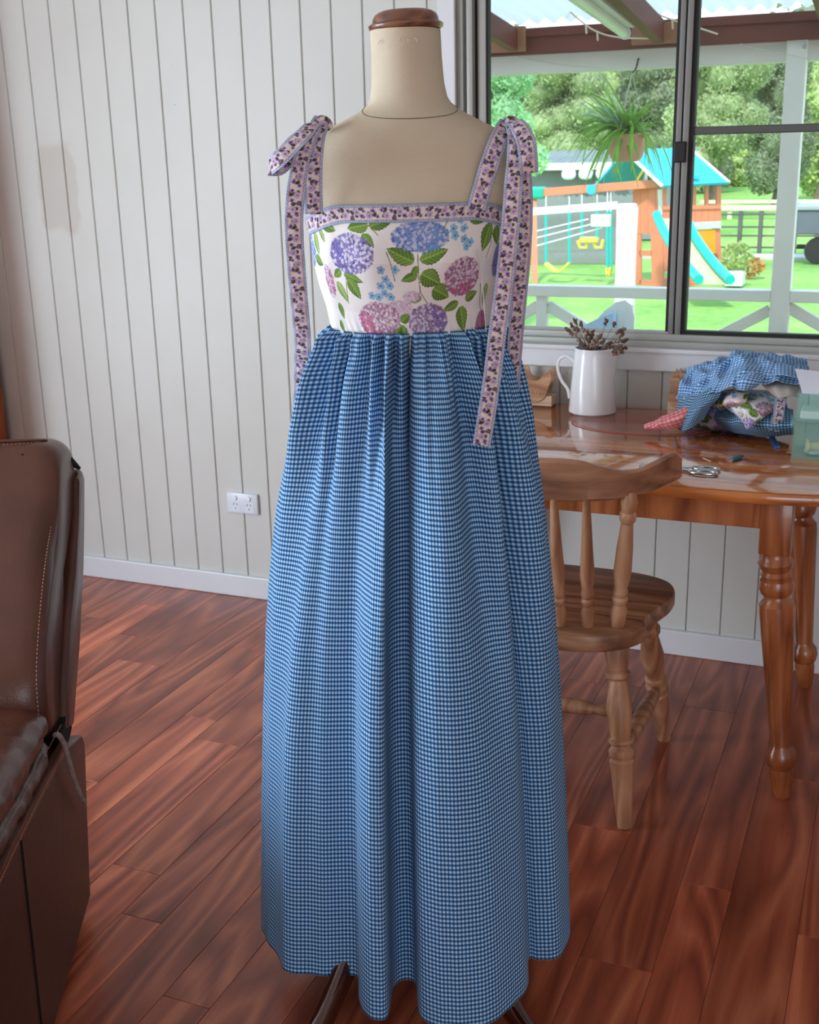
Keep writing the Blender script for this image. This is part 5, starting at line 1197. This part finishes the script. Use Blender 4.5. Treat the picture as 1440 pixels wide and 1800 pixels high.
# hen-shaped timber napkin holders
M['henwood'] = wood('hen_plywood', (150, 106, 76), (182, 138, 104), (202, 162, 128), 0, 2.0, .5); M['henbase'] = wood('hen_base_wood', (176, 146, 118), (202, 174, 146), (216, 190, 162), 0, 2.0, .5)
def hen(label, x0p, x1p, Y, ytp, ybp, flip=1):
    a, b = at(x0p, ybp, 1, Y), at(x1p, ybp, 1, Y); w = b.x - a.x; H = at(x1p, ytp, 1, Y).z - TZ
    o = empty('napkin_holder', ((a.x + b.x) / 2, Y, TZ), label, 'napkin holder')
    MB().box((a.x, Y - .018, TZ), (b.x, Y + .030, TZ + H * .28), .002).build('base', M['henbase'], o)
    sil = [(.06, .20), (.02, .42), (.06, .62), (.03, .76), (.09, .83), (.12, .97), (.18, .92), (.22, .99), (.27, .90), (.29, .80), (.36, .70), (.50, .66), (.66, .68), (.78, .84), (.88, .95), (.97, .90), (.99, .72), (.92, .52), (.88, .38), (.80, .20), (.62, .08), (.30, .08)]
    if flip < 0: sil = [(1 - p, q) for p, q in sil][::-1]
    sil = [(p.x, p.y) for p in crom([Vector((p, q, 0)) for p, q in sil], 3, True)]
    for y in (Y - .022, Y + .026):
        mb = MB(); mb.prism(sil, lambda p, q, y=y: Vector((a.x + w * p, y, TZ + .004 + H * q)), lambda p, q, y=y: Vector((a.x + w * p, y + .005, TZ + .004 + H * q))); mb.build('hen_panel', M['henwood'], o)
    for k in range(3):
        pts = [Vector((a.x + w * (.42 + .10 * k + .05 * math.cos(t)), Y - .0225, TZ + .004 + H * (.34 + .07 * math.sin(t)))) for t in np.linspace(0, 2 * PI, 12)]
        MB().tube(pts, .0012, 5).build('carved_scroll', M['henbase'], o)
    return o
hen('small timber hen napkin holder left of the white jug', 908, 973, 3.285, 648, 708)
hen('timber hen napkin holder half hidden behind the fabric pile', 1176, 1242, 3.285, 654, 714, 1)
# clear placemat
q0 = onT(1045, 722); M['mat'] = bpy.data.materials.new('clear_vinyl'); M['mat'].use_nodes = True; _b = M['mat'].node_tree.nodes['Principled BSDF']; _b.inputs['Base Color'].default_value = rgba((214, 150, 140)); _b.inputs['Roughness'].default_value = .12; _b.inputs['Alpha'].default_value = .22
mt = empty('placemat', (-.62, 3.16, TZ), 'clear pinkish round placemat lying between the jug and fabric pile', 'placemat')
MB().slab([(-.62 + .20 * math.cos(a), 3.15 + .155 * math.sin(a)) for a in np.linspace(0, 2 * PI, 60, endpoint=False)], TZ + .0002, TZ + .0018, .0004).build('sheet', M['mat'], mt)
MB().tube([(-.62 + .20 * math.cos(a), 3.15 + .155 * math.sin(a), TZ + .002) for a in np.linspace(0, 2 * PI, 70)], .0012, 5).build('edge', paint('pink_vinyl_edge', (176, 96, 84), .4), mt)
# heap of scraps: each folded piece is a cloth of its own
def cloth(name, label, cat, pix, mat, nu=70, nv=46, amp=.012, seed=0, thick=.0016, group=None, per=.0076, col=None, base=.0):
    """pix: rows of (px, py, Y) control points, lofted to a rumpled sheet lying over the heap"""
    rows = [crom([at(x, y, 1, Y) for x, y, Y in row], 10) for row in pix]
    rows = [resample(r, nu)[0] for r in rows]; cols = []
    for k in range(nu): cols.append(resample(crom([Vector(r[k]) for r in rows], 10), nv)[0])
    G = np.array(cols).transpose(1, 0, 2).copy(); uu = np.linspace(0, 1, nu); vv = np.linspace(0, 1, nv); lw = np.linalg.norm(np.diff(G[nv // 2], axis=0), axis=1).sum(); lh = np.linalg.norm(np.diff(G[:, nu // 2], axis=0), axis=1).sum()
    for j in range(nv):
        for i in range(nu):
            p = Vector((uu[i] * lw * 16 + vv[j] * lh * 6 + seed * 7, vv[j] * lh * 10 - uu[i] * lw * 5, seed)); n1 = mnoise.noise(p); n2 = mnoise.noise(p * 2.3); rid = (1 - abs(n1) * 2)
            G[j, i, 1] -= amp * (rid * .8 + n2 * .6); G[j, i, 2] += amp * (rid * .5 + n2 * .5)
            G[j, i, 2] = max(G[j, i, 2], TZ + base + .0016)
    U, V_ = np.meshgrid(uu * lw, vv * lh); o_ = link(name, gridmesh(G, nu, nv, uv=np.stack([U, V_], -1), col=(col(U, V_) if col else None)), mat); c = G.reshape(-1, 3)
    rebase(o_, (c[:, 0].mean(), c[:, 1].mean(), c[:, 2].min())); m = o_.modifiers.new('cloth_thickness', 'SOLIDIFY'); m.thickness = thick; tag(o_, label, cat, group); return o_
M['ging2'] = gingham('scrap_gingham', (204, 228, 248), (122, 172, 220), (58, 108, 172), .009, .009, blur=.2)
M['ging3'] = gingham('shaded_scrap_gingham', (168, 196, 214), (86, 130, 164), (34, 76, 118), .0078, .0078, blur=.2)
M['pinkc'] = gingham('pink_gingham', (236, 178, 176), (226, 138, 140), (204, 96, 104), .012, .012, blur=.3)
def floral(U, V_):
    i = np.clip((CW / 2 + (U * 1000 * 1.3 - 60) * SCV).astype(int), 0, CW - 1); j = ((V_ * 1000 * 1.3) * SCV).astype(int) % CH; return cvs.a[j, i]
def rfloral(U, V_): return ribsample(np.clip((V_ / .0275), 0, 1) % 1.0, U)
G_ = 'fabric offcuts heaped on the table'
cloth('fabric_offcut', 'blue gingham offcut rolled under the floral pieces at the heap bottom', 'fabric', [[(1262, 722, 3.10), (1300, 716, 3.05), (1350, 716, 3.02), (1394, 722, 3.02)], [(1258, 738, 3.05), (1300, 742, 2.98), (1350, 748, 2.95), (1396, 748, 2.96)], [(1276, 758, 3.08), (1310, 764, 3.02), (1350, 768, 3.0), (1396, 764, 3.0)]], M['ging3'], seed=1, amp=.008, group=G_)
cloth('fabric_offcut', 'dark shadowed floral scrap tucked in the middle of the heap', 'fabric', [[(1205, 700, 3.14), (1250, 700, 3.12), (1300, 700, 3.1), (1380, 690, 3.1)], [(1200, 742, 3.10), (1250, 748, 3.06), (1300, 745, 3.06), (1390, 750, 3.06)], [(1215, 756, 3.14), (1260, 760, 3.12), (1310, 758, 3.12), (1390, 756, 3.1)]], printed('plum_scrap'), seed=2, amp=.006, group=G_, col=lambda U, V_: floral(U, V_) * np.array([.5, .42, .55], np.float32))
cloth('fabric_offcut', 'white hydrangea print offcut with a pointed corner hanging down', 'fabric', [[(1260, 690, 3.09), (1295, 684, 3.06), (1330, 686, 3.05), (1384, 690, 3.05)], [(1272, 712, 3.02), (1305, 712, 2.97), (1336, 714, 2.97), (1372, 716, 3.0)], [(1296, 730, 2.98), (1312, 740, 2.94), (1330, 738, 2.94), (1352, 728, 2.97)], [(1308, 744, 2.96), (1314, 756, 2.93), (1320, 752, 2.93), (1328, 742, 2.94)]], M['print'], seed=3, amp=.006, group=G_, col=floral)
cloth('fabric_offcut', 'cream and pink print offcut folded in the heap centre', 'fabric', [[(1262, 700, 3.06), (1280, 690, 3.02), (1300, 688, 3.0), (1318, 692, 3.0)], [(1258, 712, 3.02), (1276, 706, 2.97), (1296, 706, 2.95), (1312, 706, 2.96)], [(1266, 718, 3.03), (1280, 716, 2.99), (1296, 716, 2.98), (1308, 714, 2.98)]], M['print'], seed=4, amp=.005, group=G_, col=lambda U, V_: floral(U + .03, V_ + .02) * np.array([1, .88, .85], np.float32))
cloth('ribbon_offcut', 'strip of purple floral ribbon hanging over the heap beside the box', 'ribbon', [[(1366, 690, 2.97), (1362, 712, 2.95), (1358, 735, 2.94), (1352, 756, 2.95)], [(1385, 692, 2.98), (1381, 714, 2.96), (1377, 737, 2.95), (1370, 760, 2.96)]], M['ribbon'], seed=5, amp=.001, nv=30, col=rfloral)
cloth('fabric_offcut', 'grey-beige cloth wedge under the top gingham at the right', 'fabric', [[(1328, 668, 3.07), (1355, 662, 3.05), (1385, 664, 3.05), (1412, 672, 3.05)], [(1342, 680, 3.0), (1362, 680, 2.98), (1385, 682, 2.98), (1408, 688, 3.0)], [(1362, 696, 2.98), (1372, 700, 2.96), (1390, 698, 2.97), (1404, 700, 2.98)]], paint('beige_scrap', (176, 166, 158), .9, .08, 20, .3, 500), seed=6, amp=.006, group=G_)
cloth('fabric_offcut', 'pink gingham offcut poking out toward the jug, lying on the table', 'fabric', [[(1133, 748, 2.99), (1160, 736, 2.98), (1190, 722, 2.99), (1228, 706, 3.02)], [(1134, 754, 2.985), (1165, 746, 2.96), (1196, 734, 2.96), (1232, 716, 3.0)], [(1145, 758, 3.0), (1175, 755, 2.97), (1205, 750, 2.99), (1238, 738, 3.03)]], M['pinkc'], seed=7, amp=.006, group=G_)
cloth('fabric_offcut', 'large crumpled blue gingham cloth forming the top and left of the heap', 'fabric',
      [[(1208, 650, 3.20), (1252, 640, 3.2), (1300, 622, 3.18), (1360, 626, 3.18), (1420, 640, 3.16)], [(1204, 664, 3.14), (1248, 654, 3.10), (1298, 636, 3.08), (1358, 640, 3.06), (1424, 654, 3.08)],
       [(1196, 684, 3.10), (1240, 676, 3.04), (1286, 660, 3.01), (1340, 652, 3.0), (1424, 660, 3.03)], [(1190, 706, 3.08), (1228, 702, 3.0), (1272, 690, 2.97), (1335, 677, 2.97), (1420, 676, 3.0)]], M['ging2'], nu=130, nv=100, seed=8, amp=.022, group=G_)
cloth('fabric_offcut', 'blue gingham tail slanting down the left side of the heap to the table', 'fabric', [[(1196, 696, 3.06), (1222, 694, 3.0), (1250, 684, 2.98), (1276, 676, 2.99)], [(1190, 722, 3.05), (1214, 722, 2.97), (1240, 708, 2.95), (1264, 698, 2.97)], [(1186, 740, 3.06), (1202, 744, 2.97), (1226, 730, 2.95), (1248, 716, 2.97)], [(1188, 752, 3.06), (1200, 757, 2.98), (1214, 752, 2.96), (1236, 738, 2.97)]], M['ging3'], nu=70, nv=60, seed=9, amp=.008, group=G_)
cloth('fabric_offcut', 'small blue gingham flap curling over the front of the heap', 'fabric', [[(1296, 660, 3.0), (1310, 656, 2.98), (1328, 657, 2.97), (1348, 662, 2.98)], [(1290, 672, 2.97), (1304, 670, 2.94), (1322, 672, 2.94), (1338, 674, 2.96)], [(1294, 684, 2.98), (1304, 687, 2.95), (1316, 686, 2.95), (1326, 682, 2.97)]], M['ging2'], seed=10, amp=.006, group=G_)
cloth('fabric_offcut', 'blue gingham fold draping off the right end of the heap', 'fabric', [[(1340, 650, 3.05), (1370, 640, 3.03), (1400, 648, 3.02), (1428, 660, 3.04)], [(1344, 664, 2.99), (1372, 660, 2.96), (1400, 664, 2.96), (1424, 668, 2.99)]], M['ging2'], seed=13, amp=.007, group=G_)
# aqua craft box with its contents
bl = onT(1390, 806); Yb = bl.y
M['aqua'] = bpy.data.materials.new('aqua_clear_plastic'); M['aqua'].use_nodes = True; _b = M['aqua'].node_tree.nodes['Principled BSDF']; _b.inputs['Base Color'].default_value = rgba((150, 222, 208)); _b.inputs['Roughness'].default_value = .15; _b.inputs['Alpha'].default_value = .17
bxx = empty('craft_box', (bl.x + .1, Yb + .06, TZ), 'clear aqua plastic craft box with clip lid at the right table edge', 'box')
x0b, x1b = bl.x, bl.x + .21; zm = at(1390, 742, 1, Yb).z; zt_ = at(1398, 692, 1, Yb).z
def shell(mb, x0, x1, y0, y1, z0, z1, t, top_in=.0):
    for (ax0, ax1, ay0, ay1) in ((x0, x0 + t, y0, y1), (x1 - t, x1, y0, y1), (x0 + t, x1 - t, y0, y0 + t), (x0 + t, x1 - t, y1 - t, y1)): mb.box((ax0, ay0, z0), (ax1, ay1, z1), .0008, seg=1)
    return mb
mb = shell(MB(), x0b, x1b, Yb, Yb + .13, TZ, zm - .004, .003); mb.box((x0b, Yb, TZ), (x1b, Yb + .13, TZ + .003)); mb.build('tray', M['aqua'], bxx)
mb = MB(); mb.box((x0b - .004, Yb - .004, zm - .005), (x1b + .004, Yb + .134, zm + .001), .002); mb.build('rim', M['aqua'], bxx)
mb = shell(MB(), x0b + .004, x1b - .004, Yb + .004, Yb + .126, zm + .001, zt_, .003); mb.box((x0b + .004, Yb + .004, zt_ - .003), (x1b - .004, Yb + .126, zt_)); mb.build('lid', M['aqua'], bxx)
MB().box((x0b - .007, Yb + .02, zm - .016), (x0b - .001, Yb + .05, zm + .008), .001).build('clip', M['aqua'], bxx)
for nm, lab, cat, c, hs, colr, r_ in (('thread_spool', 'cream thread spool lying inside the aqua box', 'thread spool', (x0b + .05, Yb + .05, TZ + .020), None, (232, 220, 170), 0),):
    o = MB().lathe([(0, .017), (.1, .017), (.14, .012), (.86, .012), (.9, .017), (1, .017)], (c[0] - .02, c[1], c[2]), (c[0] + .03, c[1] + .01, c[2]), 20).build(nm, paint(nm + '_thread', colr, .7), None, 35); rebase(o, (c[0], c[1], TZ + .003)); tag(o, lab, cat)
o = MB().box((x0b + .012, Yb + .03, zm + .002), (x0b + .1, Yb + .1, zm + .022), .004).build('folded_paper', paint('pale_folded_paper', (226, 236, 232), .7)); rebase(o, (x0b + .05, Yb + .06, zm + .002)); tag(o, 'pale folded paper packet in the aqua box lid', 'paper')
o = MB().slab([(x0b + .02 + .026 * math.cos(a), Yb + .055 + .03 * math.sin(a)) for a in np.linspace(0, 2 * PI, 24, endpoint=False)], TZ + .0035, TZ + .012, .002).build('tape_measure', paint('pale_blue_roll', (176, 206, 224), .6)); rebase(o, (x0b + .02, Yb + .055, TZ + .0035)); tag(o, 'pale blue rolled tape at the aqua box bottom', 'tape'); o.location.x += .03; o.location.y += .012
pp = [at(1396, 660, 1, Yb + .02), at(1440, 664, 1, Yb + .06), at(1480, 668, 1, Yb + .09), at(1480, 694, 1, Yb - .0), at(1412, 693, 1, Yb - .01)]
zf_ = zt_ + .001
o = MB().prism([(p.x, p.z) for p in (at(1396, 659, 1, Yb + .06), at(1425, 662, 1, Yb + .06), at(1485, 668, 1, Yb + .06), at(1485, 694, 1, Yb + .06), at(1414, 693, 1, Yb + .06))], lambda a, z: Vector((a, Yb + .02 + (z - zf_) * 1.6, z + .0)), lambda a, z: Vector((a, Yb + .0215 + (z - zf_) * 1.6, z + .0))).build('paper_sheet', paint('white_paper', (222, 226, 238), .7)); rebase(o, (x0b + .06, Yb + .04, zf_)); tag(o, 'white paper sheet propped on top of the aqua box', 'paper')
o.location.z += max(0, zf_ - min((o.matrix_basis @ v.co).z for v in o.data.vertices))
# scissors
sc0 = Vector((-.455, 2.66, TZ)); M['steel'] = paint('bright_steel', (190, 192, 196), .14, .02, metal=.95, bump=0)
ss = empty('scissors', tuple(sc0), 'bright steel scissors lying on the glossy table front edge', 'scissors')
for s in (-1, 1):
    a = Vector((-.385, 2.668 + s * .018, TZ + .006)); piv = Vector((-.455, 2.665, TZ + .006)); tip = Vector((-.535, 2.672 - s * .010, TZ + .004))
    mb = MB(); mb.bar(piv, tip, .010, .003, bev=.001); mb.bar(piv, Vector((-.415, 2.666 + s * .010, TZ + .006)), .008, .005, bev=.001); mb.build('blade', M['steel'], ss)
    mb = MB(); mb.tube([a + Vector((.030 * math.cos(t), .013 * math.sin(t), 0)) for t in np.linspace(0, 2 * PI, 28)], .004, 8, cap=False); mb.build('finger_ring', M['steel'], ss, 60)
MB().lathe([(0, .004), (1, .004)], (-.455, 2.665, TZ + .007), (-.455, 2.665, TZ + .012), 12).build('pivot_screw', M['steel'], ss)
def stick(name, label, cat, a, b, w, h, mat):
    A = onT(*a); B = onT(*b); A.z = B.z = TZ + h / 2 + .0004; d = (B - A); o = MB().bar(A, B, w, h, bev=min(w, h) * .3).build(name, mat); rebase(o, ((A.x + B.x) / 2, (A.y + B.y) / 2, TZ)); tag(o, label, cat); return o
stick('plastic_strip', 'blue flat plastic strip on the table in front of the heap', 'plastic strip', (1356, 768), (1367, 789), .013, .006, paint('blue_strip', (52, 96, 158), .35))
A, B = onT(1287, 812), onT(1307, 805); A.z = B.z = TZ + .005
o = MB().lathe([(0, .003), (.1, .0048), (.75, .0048), (.8, .0035), (1, .002)], A, B, 14).build('marker_stub', paint('teal_marker', (34, 110, 122), .35), None, 40); rebase(o, (A.x, A.y, TZ)); tag(o, 'short teal marker stub on the table near the scissors', 'marker')
stick('thread_scrap', 'tiny pale thread scrap on the table behind the scissors', 'thread', (1236, 806), (1250, 812), .003, .0015, paint('pale_thread', (226, 206, 196), .8))
stick('thread_scrap', 'thin reddish thread scrap between scissors and teal marker', 'thread', (1262, 818), (1284, 819), .002, .0012, paint('red_thread', (190, 100, 84), .8))
# ------------------------------------------------------------------ leather recliner
RO = Vector((-1.423, 1.671, 0)); RF = Vector((.46, -.888, 0)).normalized(); RS = Vector((-RF.y, RF.x, 0))
if RS.x < 0: RS = -RS
def rp(s, t, z): return RO - RS * s + RF * t + Vector((0, 0, z))
RWD = .94
rc = empty('recliner', tuple(rp(.47, .3, 0)), 'brown leather recliner with stitched back cushion at the left edge', 'armchair')
def loftS(name, prof, s0, s1, mat, rend=.04, n=14, parent=rc, ns=26, wr=0.0, seed=0, sub=4, cen=None):
    """closed side profile (t, z) swept across the chair, ends rounded over"""
    pr_ = [(p.x, p.y) for p in crom([Vector((a, b, 0)) for a, b in prof], sub, True)]
    cx = sum(p[0] for p in pr_) / len(pr_); cz = sum(p[1] for p in pr_) / len(pr_)
    if cen: cx, cz = cen
    ss = []
    for k in range(7): ss.append((s0 + rend * (1 - math.cos(k / 6 * PI / 2)), 1 - (1 - math.sin(k / 6 * PI / 2)) * .9))
    for k in range(1, ns): ss.append((s0 + rend + (s1 - s0 - 2 * rend) * k / ns, 1))
    for k in range(7): ss.append((s1 - rend * (1 - math.cos((6 - k) / 6 * PI / 2)), 1 - (1 - math.sin((6 - k) / 6 * PI / 2)) * .9))
    mb = MB(); rings = []; rr = rend
    for s, q in ss:
        ring = []
        for (a, b) in pr_:
            dx, dz = a - cx, b - cz; L = math.hypot(dx, dz); k = max(.05, (L - rr * (1 - q)) / L) if L > 1e-6 else 1
            w = wr * (mnoise.noise(Vector((s * 9, a * 22 + seed, b * 22))) + .5 * mnoise.noise(Vector((s * 30, a * 40, b * 40 + seed)))) if wr else 0
            ring.append(mb.bm.verts.new(rp(s, cx + dx * k * (1 + w), cz + dz * k * (1 + w))))
        rings.append(ring)
    m = len(pr_)
    for A_1, B_1 in zip(rings, rings[1:]):
        for k in range(m): mb.bm.faces.new((A_1[k], A_1[(k + 1) % m], B_1[(k + 1) % m], B_1[k]))
    mb.bm.faces.new(rings[0][::-1]); mb.bm.faces.new(rings[-1]); return mb.build(name, mat, parent, 50)
def flatS(name, prof, s0, s1, mat, bev=.012, parent=rc):
    o = loftS(name, prof, s0, s1, mat, rend=bev, parent=parent, ns=2, sub=1); return o
def seam(pts, name='stitching', parent=rc, r=.0009, mat=None, dash=True):
    P_, L = resample(crom([rp(*p) for p in pts], 8), max(8, int(2 + sum((rp(*b) - rp(*a)).length for a, b in zip(pts, pts[1:])) / .004)))
    mb = MB()
    if dash:
        for k in range(0, len(P_) - 1, 2): mb.tube([P_[k], P_[k + 1]], r, 5)
    else: mb.tube([tuple(p) for p in P_], r, 6)
    return mb.build(name, mat or M['stitch'], parent)
panel_prof = [(0, .03), (-.05, .17), (-.100, .30), (-.106, .325), (-.090, .348), (0, .378), (.08, .402), (.30, .426), (.49, .445), (.68, .452), (.735, .44), (.75, .40), (.75, .03)]
for s0 in (0, RWD - .075):
    sp_ = flatS('side_panel', panel_prof, s0, s0 + .075, M['leatherdark'], .010)
seam([(-.0012, .43, .43), (-.0012, .44, .30), (-.0012, .45, .15), (-.0012, .46, .035)], 'panel_seam', r=.0016, mat=M['dark'], dash=False)
# arms: lower roll, welt and padded top
for s0 in (0.0, RWD - .225):
    def sh(t): return .10 * (t - .08)
    out = 0 if s0 == 0 else 1
    def puffed(name, sc, hw, zc, hz, t0, t1, mat, wr, seed, e=.55):
        mb = MB(); nt_ = 44; nu = 30; rings = []
        for j in range(nt_ + 1):
            q = j / nt_; v = -1 + 2 * q; k = (1 - abs(v) ** 5) ** (1 / 2.6) if abs(v) < 1 else 0; t = t0 + (t1 - t0) * q; ring = []
            for i in range(nu):
                a = 2 * PI * i / nu; ca = math.copysign(abs(math.cos(a)) ** e, math.cos(a)); sa = math.copysign(abs(math.sin(a)) ** (e + .25), math.sin(a))
                w = wr * (mnoise.noise(Vector((t * 42 + seed, ca * 1.6, sa * 1.2))) * 1.2 + .5 * mnoise.noise(Vector((t * 90, ca * 3, sa * 3 + seed)))) * (.35 + .65 * abs(ca))
                ring.append(mb.bm.verts.new(rp(s0 + sc + (hw * k + w) * ca, t, zc + sh(t) + (hz * k + w) * sa)))
            rings.append(ring)
        for A_1, B_1 in zip(rings, rings[1:]):
            for i in range(nu): mb.bm.faces.new((A_1[i], A_1[(i + 1) % nu], B_1[(i + 1) % nu], B_1[i]))
        bmesh.ops.remove_doubles(mb.bm, verts=rings[0] + rings[-1], dist=1e-5); return mb.build(name, mat, rc, 70)
    lr = puffed('arm_roll', .112, .112, .430, .026, .06, .80, M['leather'], .0052, 3 + s0)
    tp = puffed('arm_pad', .115, .112, .478, .040, .02, .82, M['leather'], .0050, 9 + s0)
    MB().prism([(.055, .396), (.30, .424), (.49, .443), (.75, .452), (.75, .468), (.49, .462), (.30, .442), (.06, .415)], lambda t, z: rp(s0 - .004 if not out else s0 + .229, t, z), lambda t, z: rp(s0 + .010 if not out else s0 + .215, t, z)).build('welt', M['leather'], rc)
seam([(-.005, .07, .409), (-.005, .30, .434), (-.005, .55, .452), (-.005, .74, .459)]); seam([(.004, .06, .447), (.004, .30, .470), (.004, .55, .495), (.004, .74, .512)])
# back shell, cushion and head roll
flatS('back_shell', [(-.02, .400), (-.055, .43), (-.150, .505), (-.285, .642), (-.350, .743), (-.392, .815), (-.375, .832), (-.335, .825), (-.29, .76), (-.20, .67), (-.09, .585), (.0, .49), (.03, .42)], .0, RWD, M['leather'], .014)
MB().prism([(-.02, .398), (-.06, .428), (.0, .45), (.06, .43), (.05, .38)], lambda t, z: rp(.004, t, z), lambda t, z: rp(RWD - .004, t, z)).build('gap_shade', M['dark'], rc)  # black solid stands in for the shade in the gap below the shell
loftS('back_cushion', [(.02, .43), (-.06, .55), (-.17, .655), (-.26, .74), (-.345, .800), (-.385, .850), (-.372, .893), (-.315, .915), (-.250, .908), (-.205, .872), (-.150, .812), (-.055, .738), (.045, .655), (.115, .575), (.135, .49), (.10, .43)], .012, RWD - .012, M['leather'], .050, wr=.010, seed=2, cen=(-.13, .70))
MB().tube([rp(.006, -.370, .835), rp(.020, -.335, .862), rp(.045, -.275, .893), rp(.09, -.235, .902)], [.004, .011, .008, .001], 10).build('crease_shade', M['dark'], rc)  # dark tube paints the shade of the fold into the cushion
MB().tube(crom([rp(.05, -.30, .914), rp(.10, -.29, .918), rp(.4, -.29, .919), rp(RWD - .05, -.30, .914)], 6), .003, 8).build('top_piping', M['leather'], rc)
seam([(.026, -.225, .822), (.024, -.165, .798), (.024, -.05, .733), (.024, .05, .652), (.024, .116, .575), (.024, .134, .50)])
seam([(.05, -.31, .912), (.10, -.27, .917), (.3, -.26, .917)])
# seat, front and footrest (mostly outside the frame)
loftS('seat_cushion', [(.06, .33), (.06, .45), (.2, .475), (.5, .48), (.72, .465), (.78, .40), (.75, .33)], .21, RWD - .21, M['leather'], .04, wr=.01, seed=4)
flatS('base', [(.03, .05), (.03, .33), (.72, .33), (.72, .05)], .07, RWD - .07, M['leatherdark'], .01)
flatS('footrest', [(.75, .10), (.75, .40), (.80, .41), (.815, .36), (.815, .12), (.80, .09)], .22, RWD - .22, M['leather'], .02)
for s in (.12, RWD - .12):
    for t in (.06, .68): p = rp(s, t, 0); MB().lathe([(0, .02), (.6, .024), (1, .02)], (p.x, p.y, 0), (p.x, p.y, .052), 16).build('foot', M['dark'], rc)
# braided release cord
pc_ = [at(100, 1291, 1, rp(-.008, .12, 0).y)]
PLn = (rp(-.012, 0, 0), RS)
def onp(px, py, off=-.016):
    v = CAM.to_3x3() @ Vector(((px - 720) / FPX, -(py - 900) / FPX, -1)); t = ((rp(off, 0, 0)) - CAM.translation).dot(RS) / v.dot(RS); return CAM.translation + v * t
cpts, _ = resample(crom([onp(96, 1292, .0), onp(104, 1293), onp(113, 1310), onp(122, 1340), onp(130, 1368), onp(140, 1395), onp(148, 1408)], 10), 60)
for k in range(3):
    mb = MB(); pts = []
    for i, p in enumerate(cpts):
        a = i * .75 + k * 2.094; pts.append(Vector(p) + RF * (.0036 * math.cos(a)) - RS * (.0016 * math.sin(a)))
    mb.tube(pts, .0032, 7); mb.build('pull_cord', paint('twisted_cord', (150, 128, 118), .9, .2, 60), rc)
e = Vector(cpts[-1]); mb = MB(); mb.puff(tuple(e), (.005, .005, .006), (1, 1), nu=12, nv=8)
for k in range(7): mb.tube([e, e + Vector((rnd.uniform(-.004, .004), rnd.uniform(-.004, .004), -.014)) + RF * rnd.uniform(-.005, .005)], .0007, 4)
mb.build('cord_tassel', bpy.data.materials['twisted_cord'], rc)
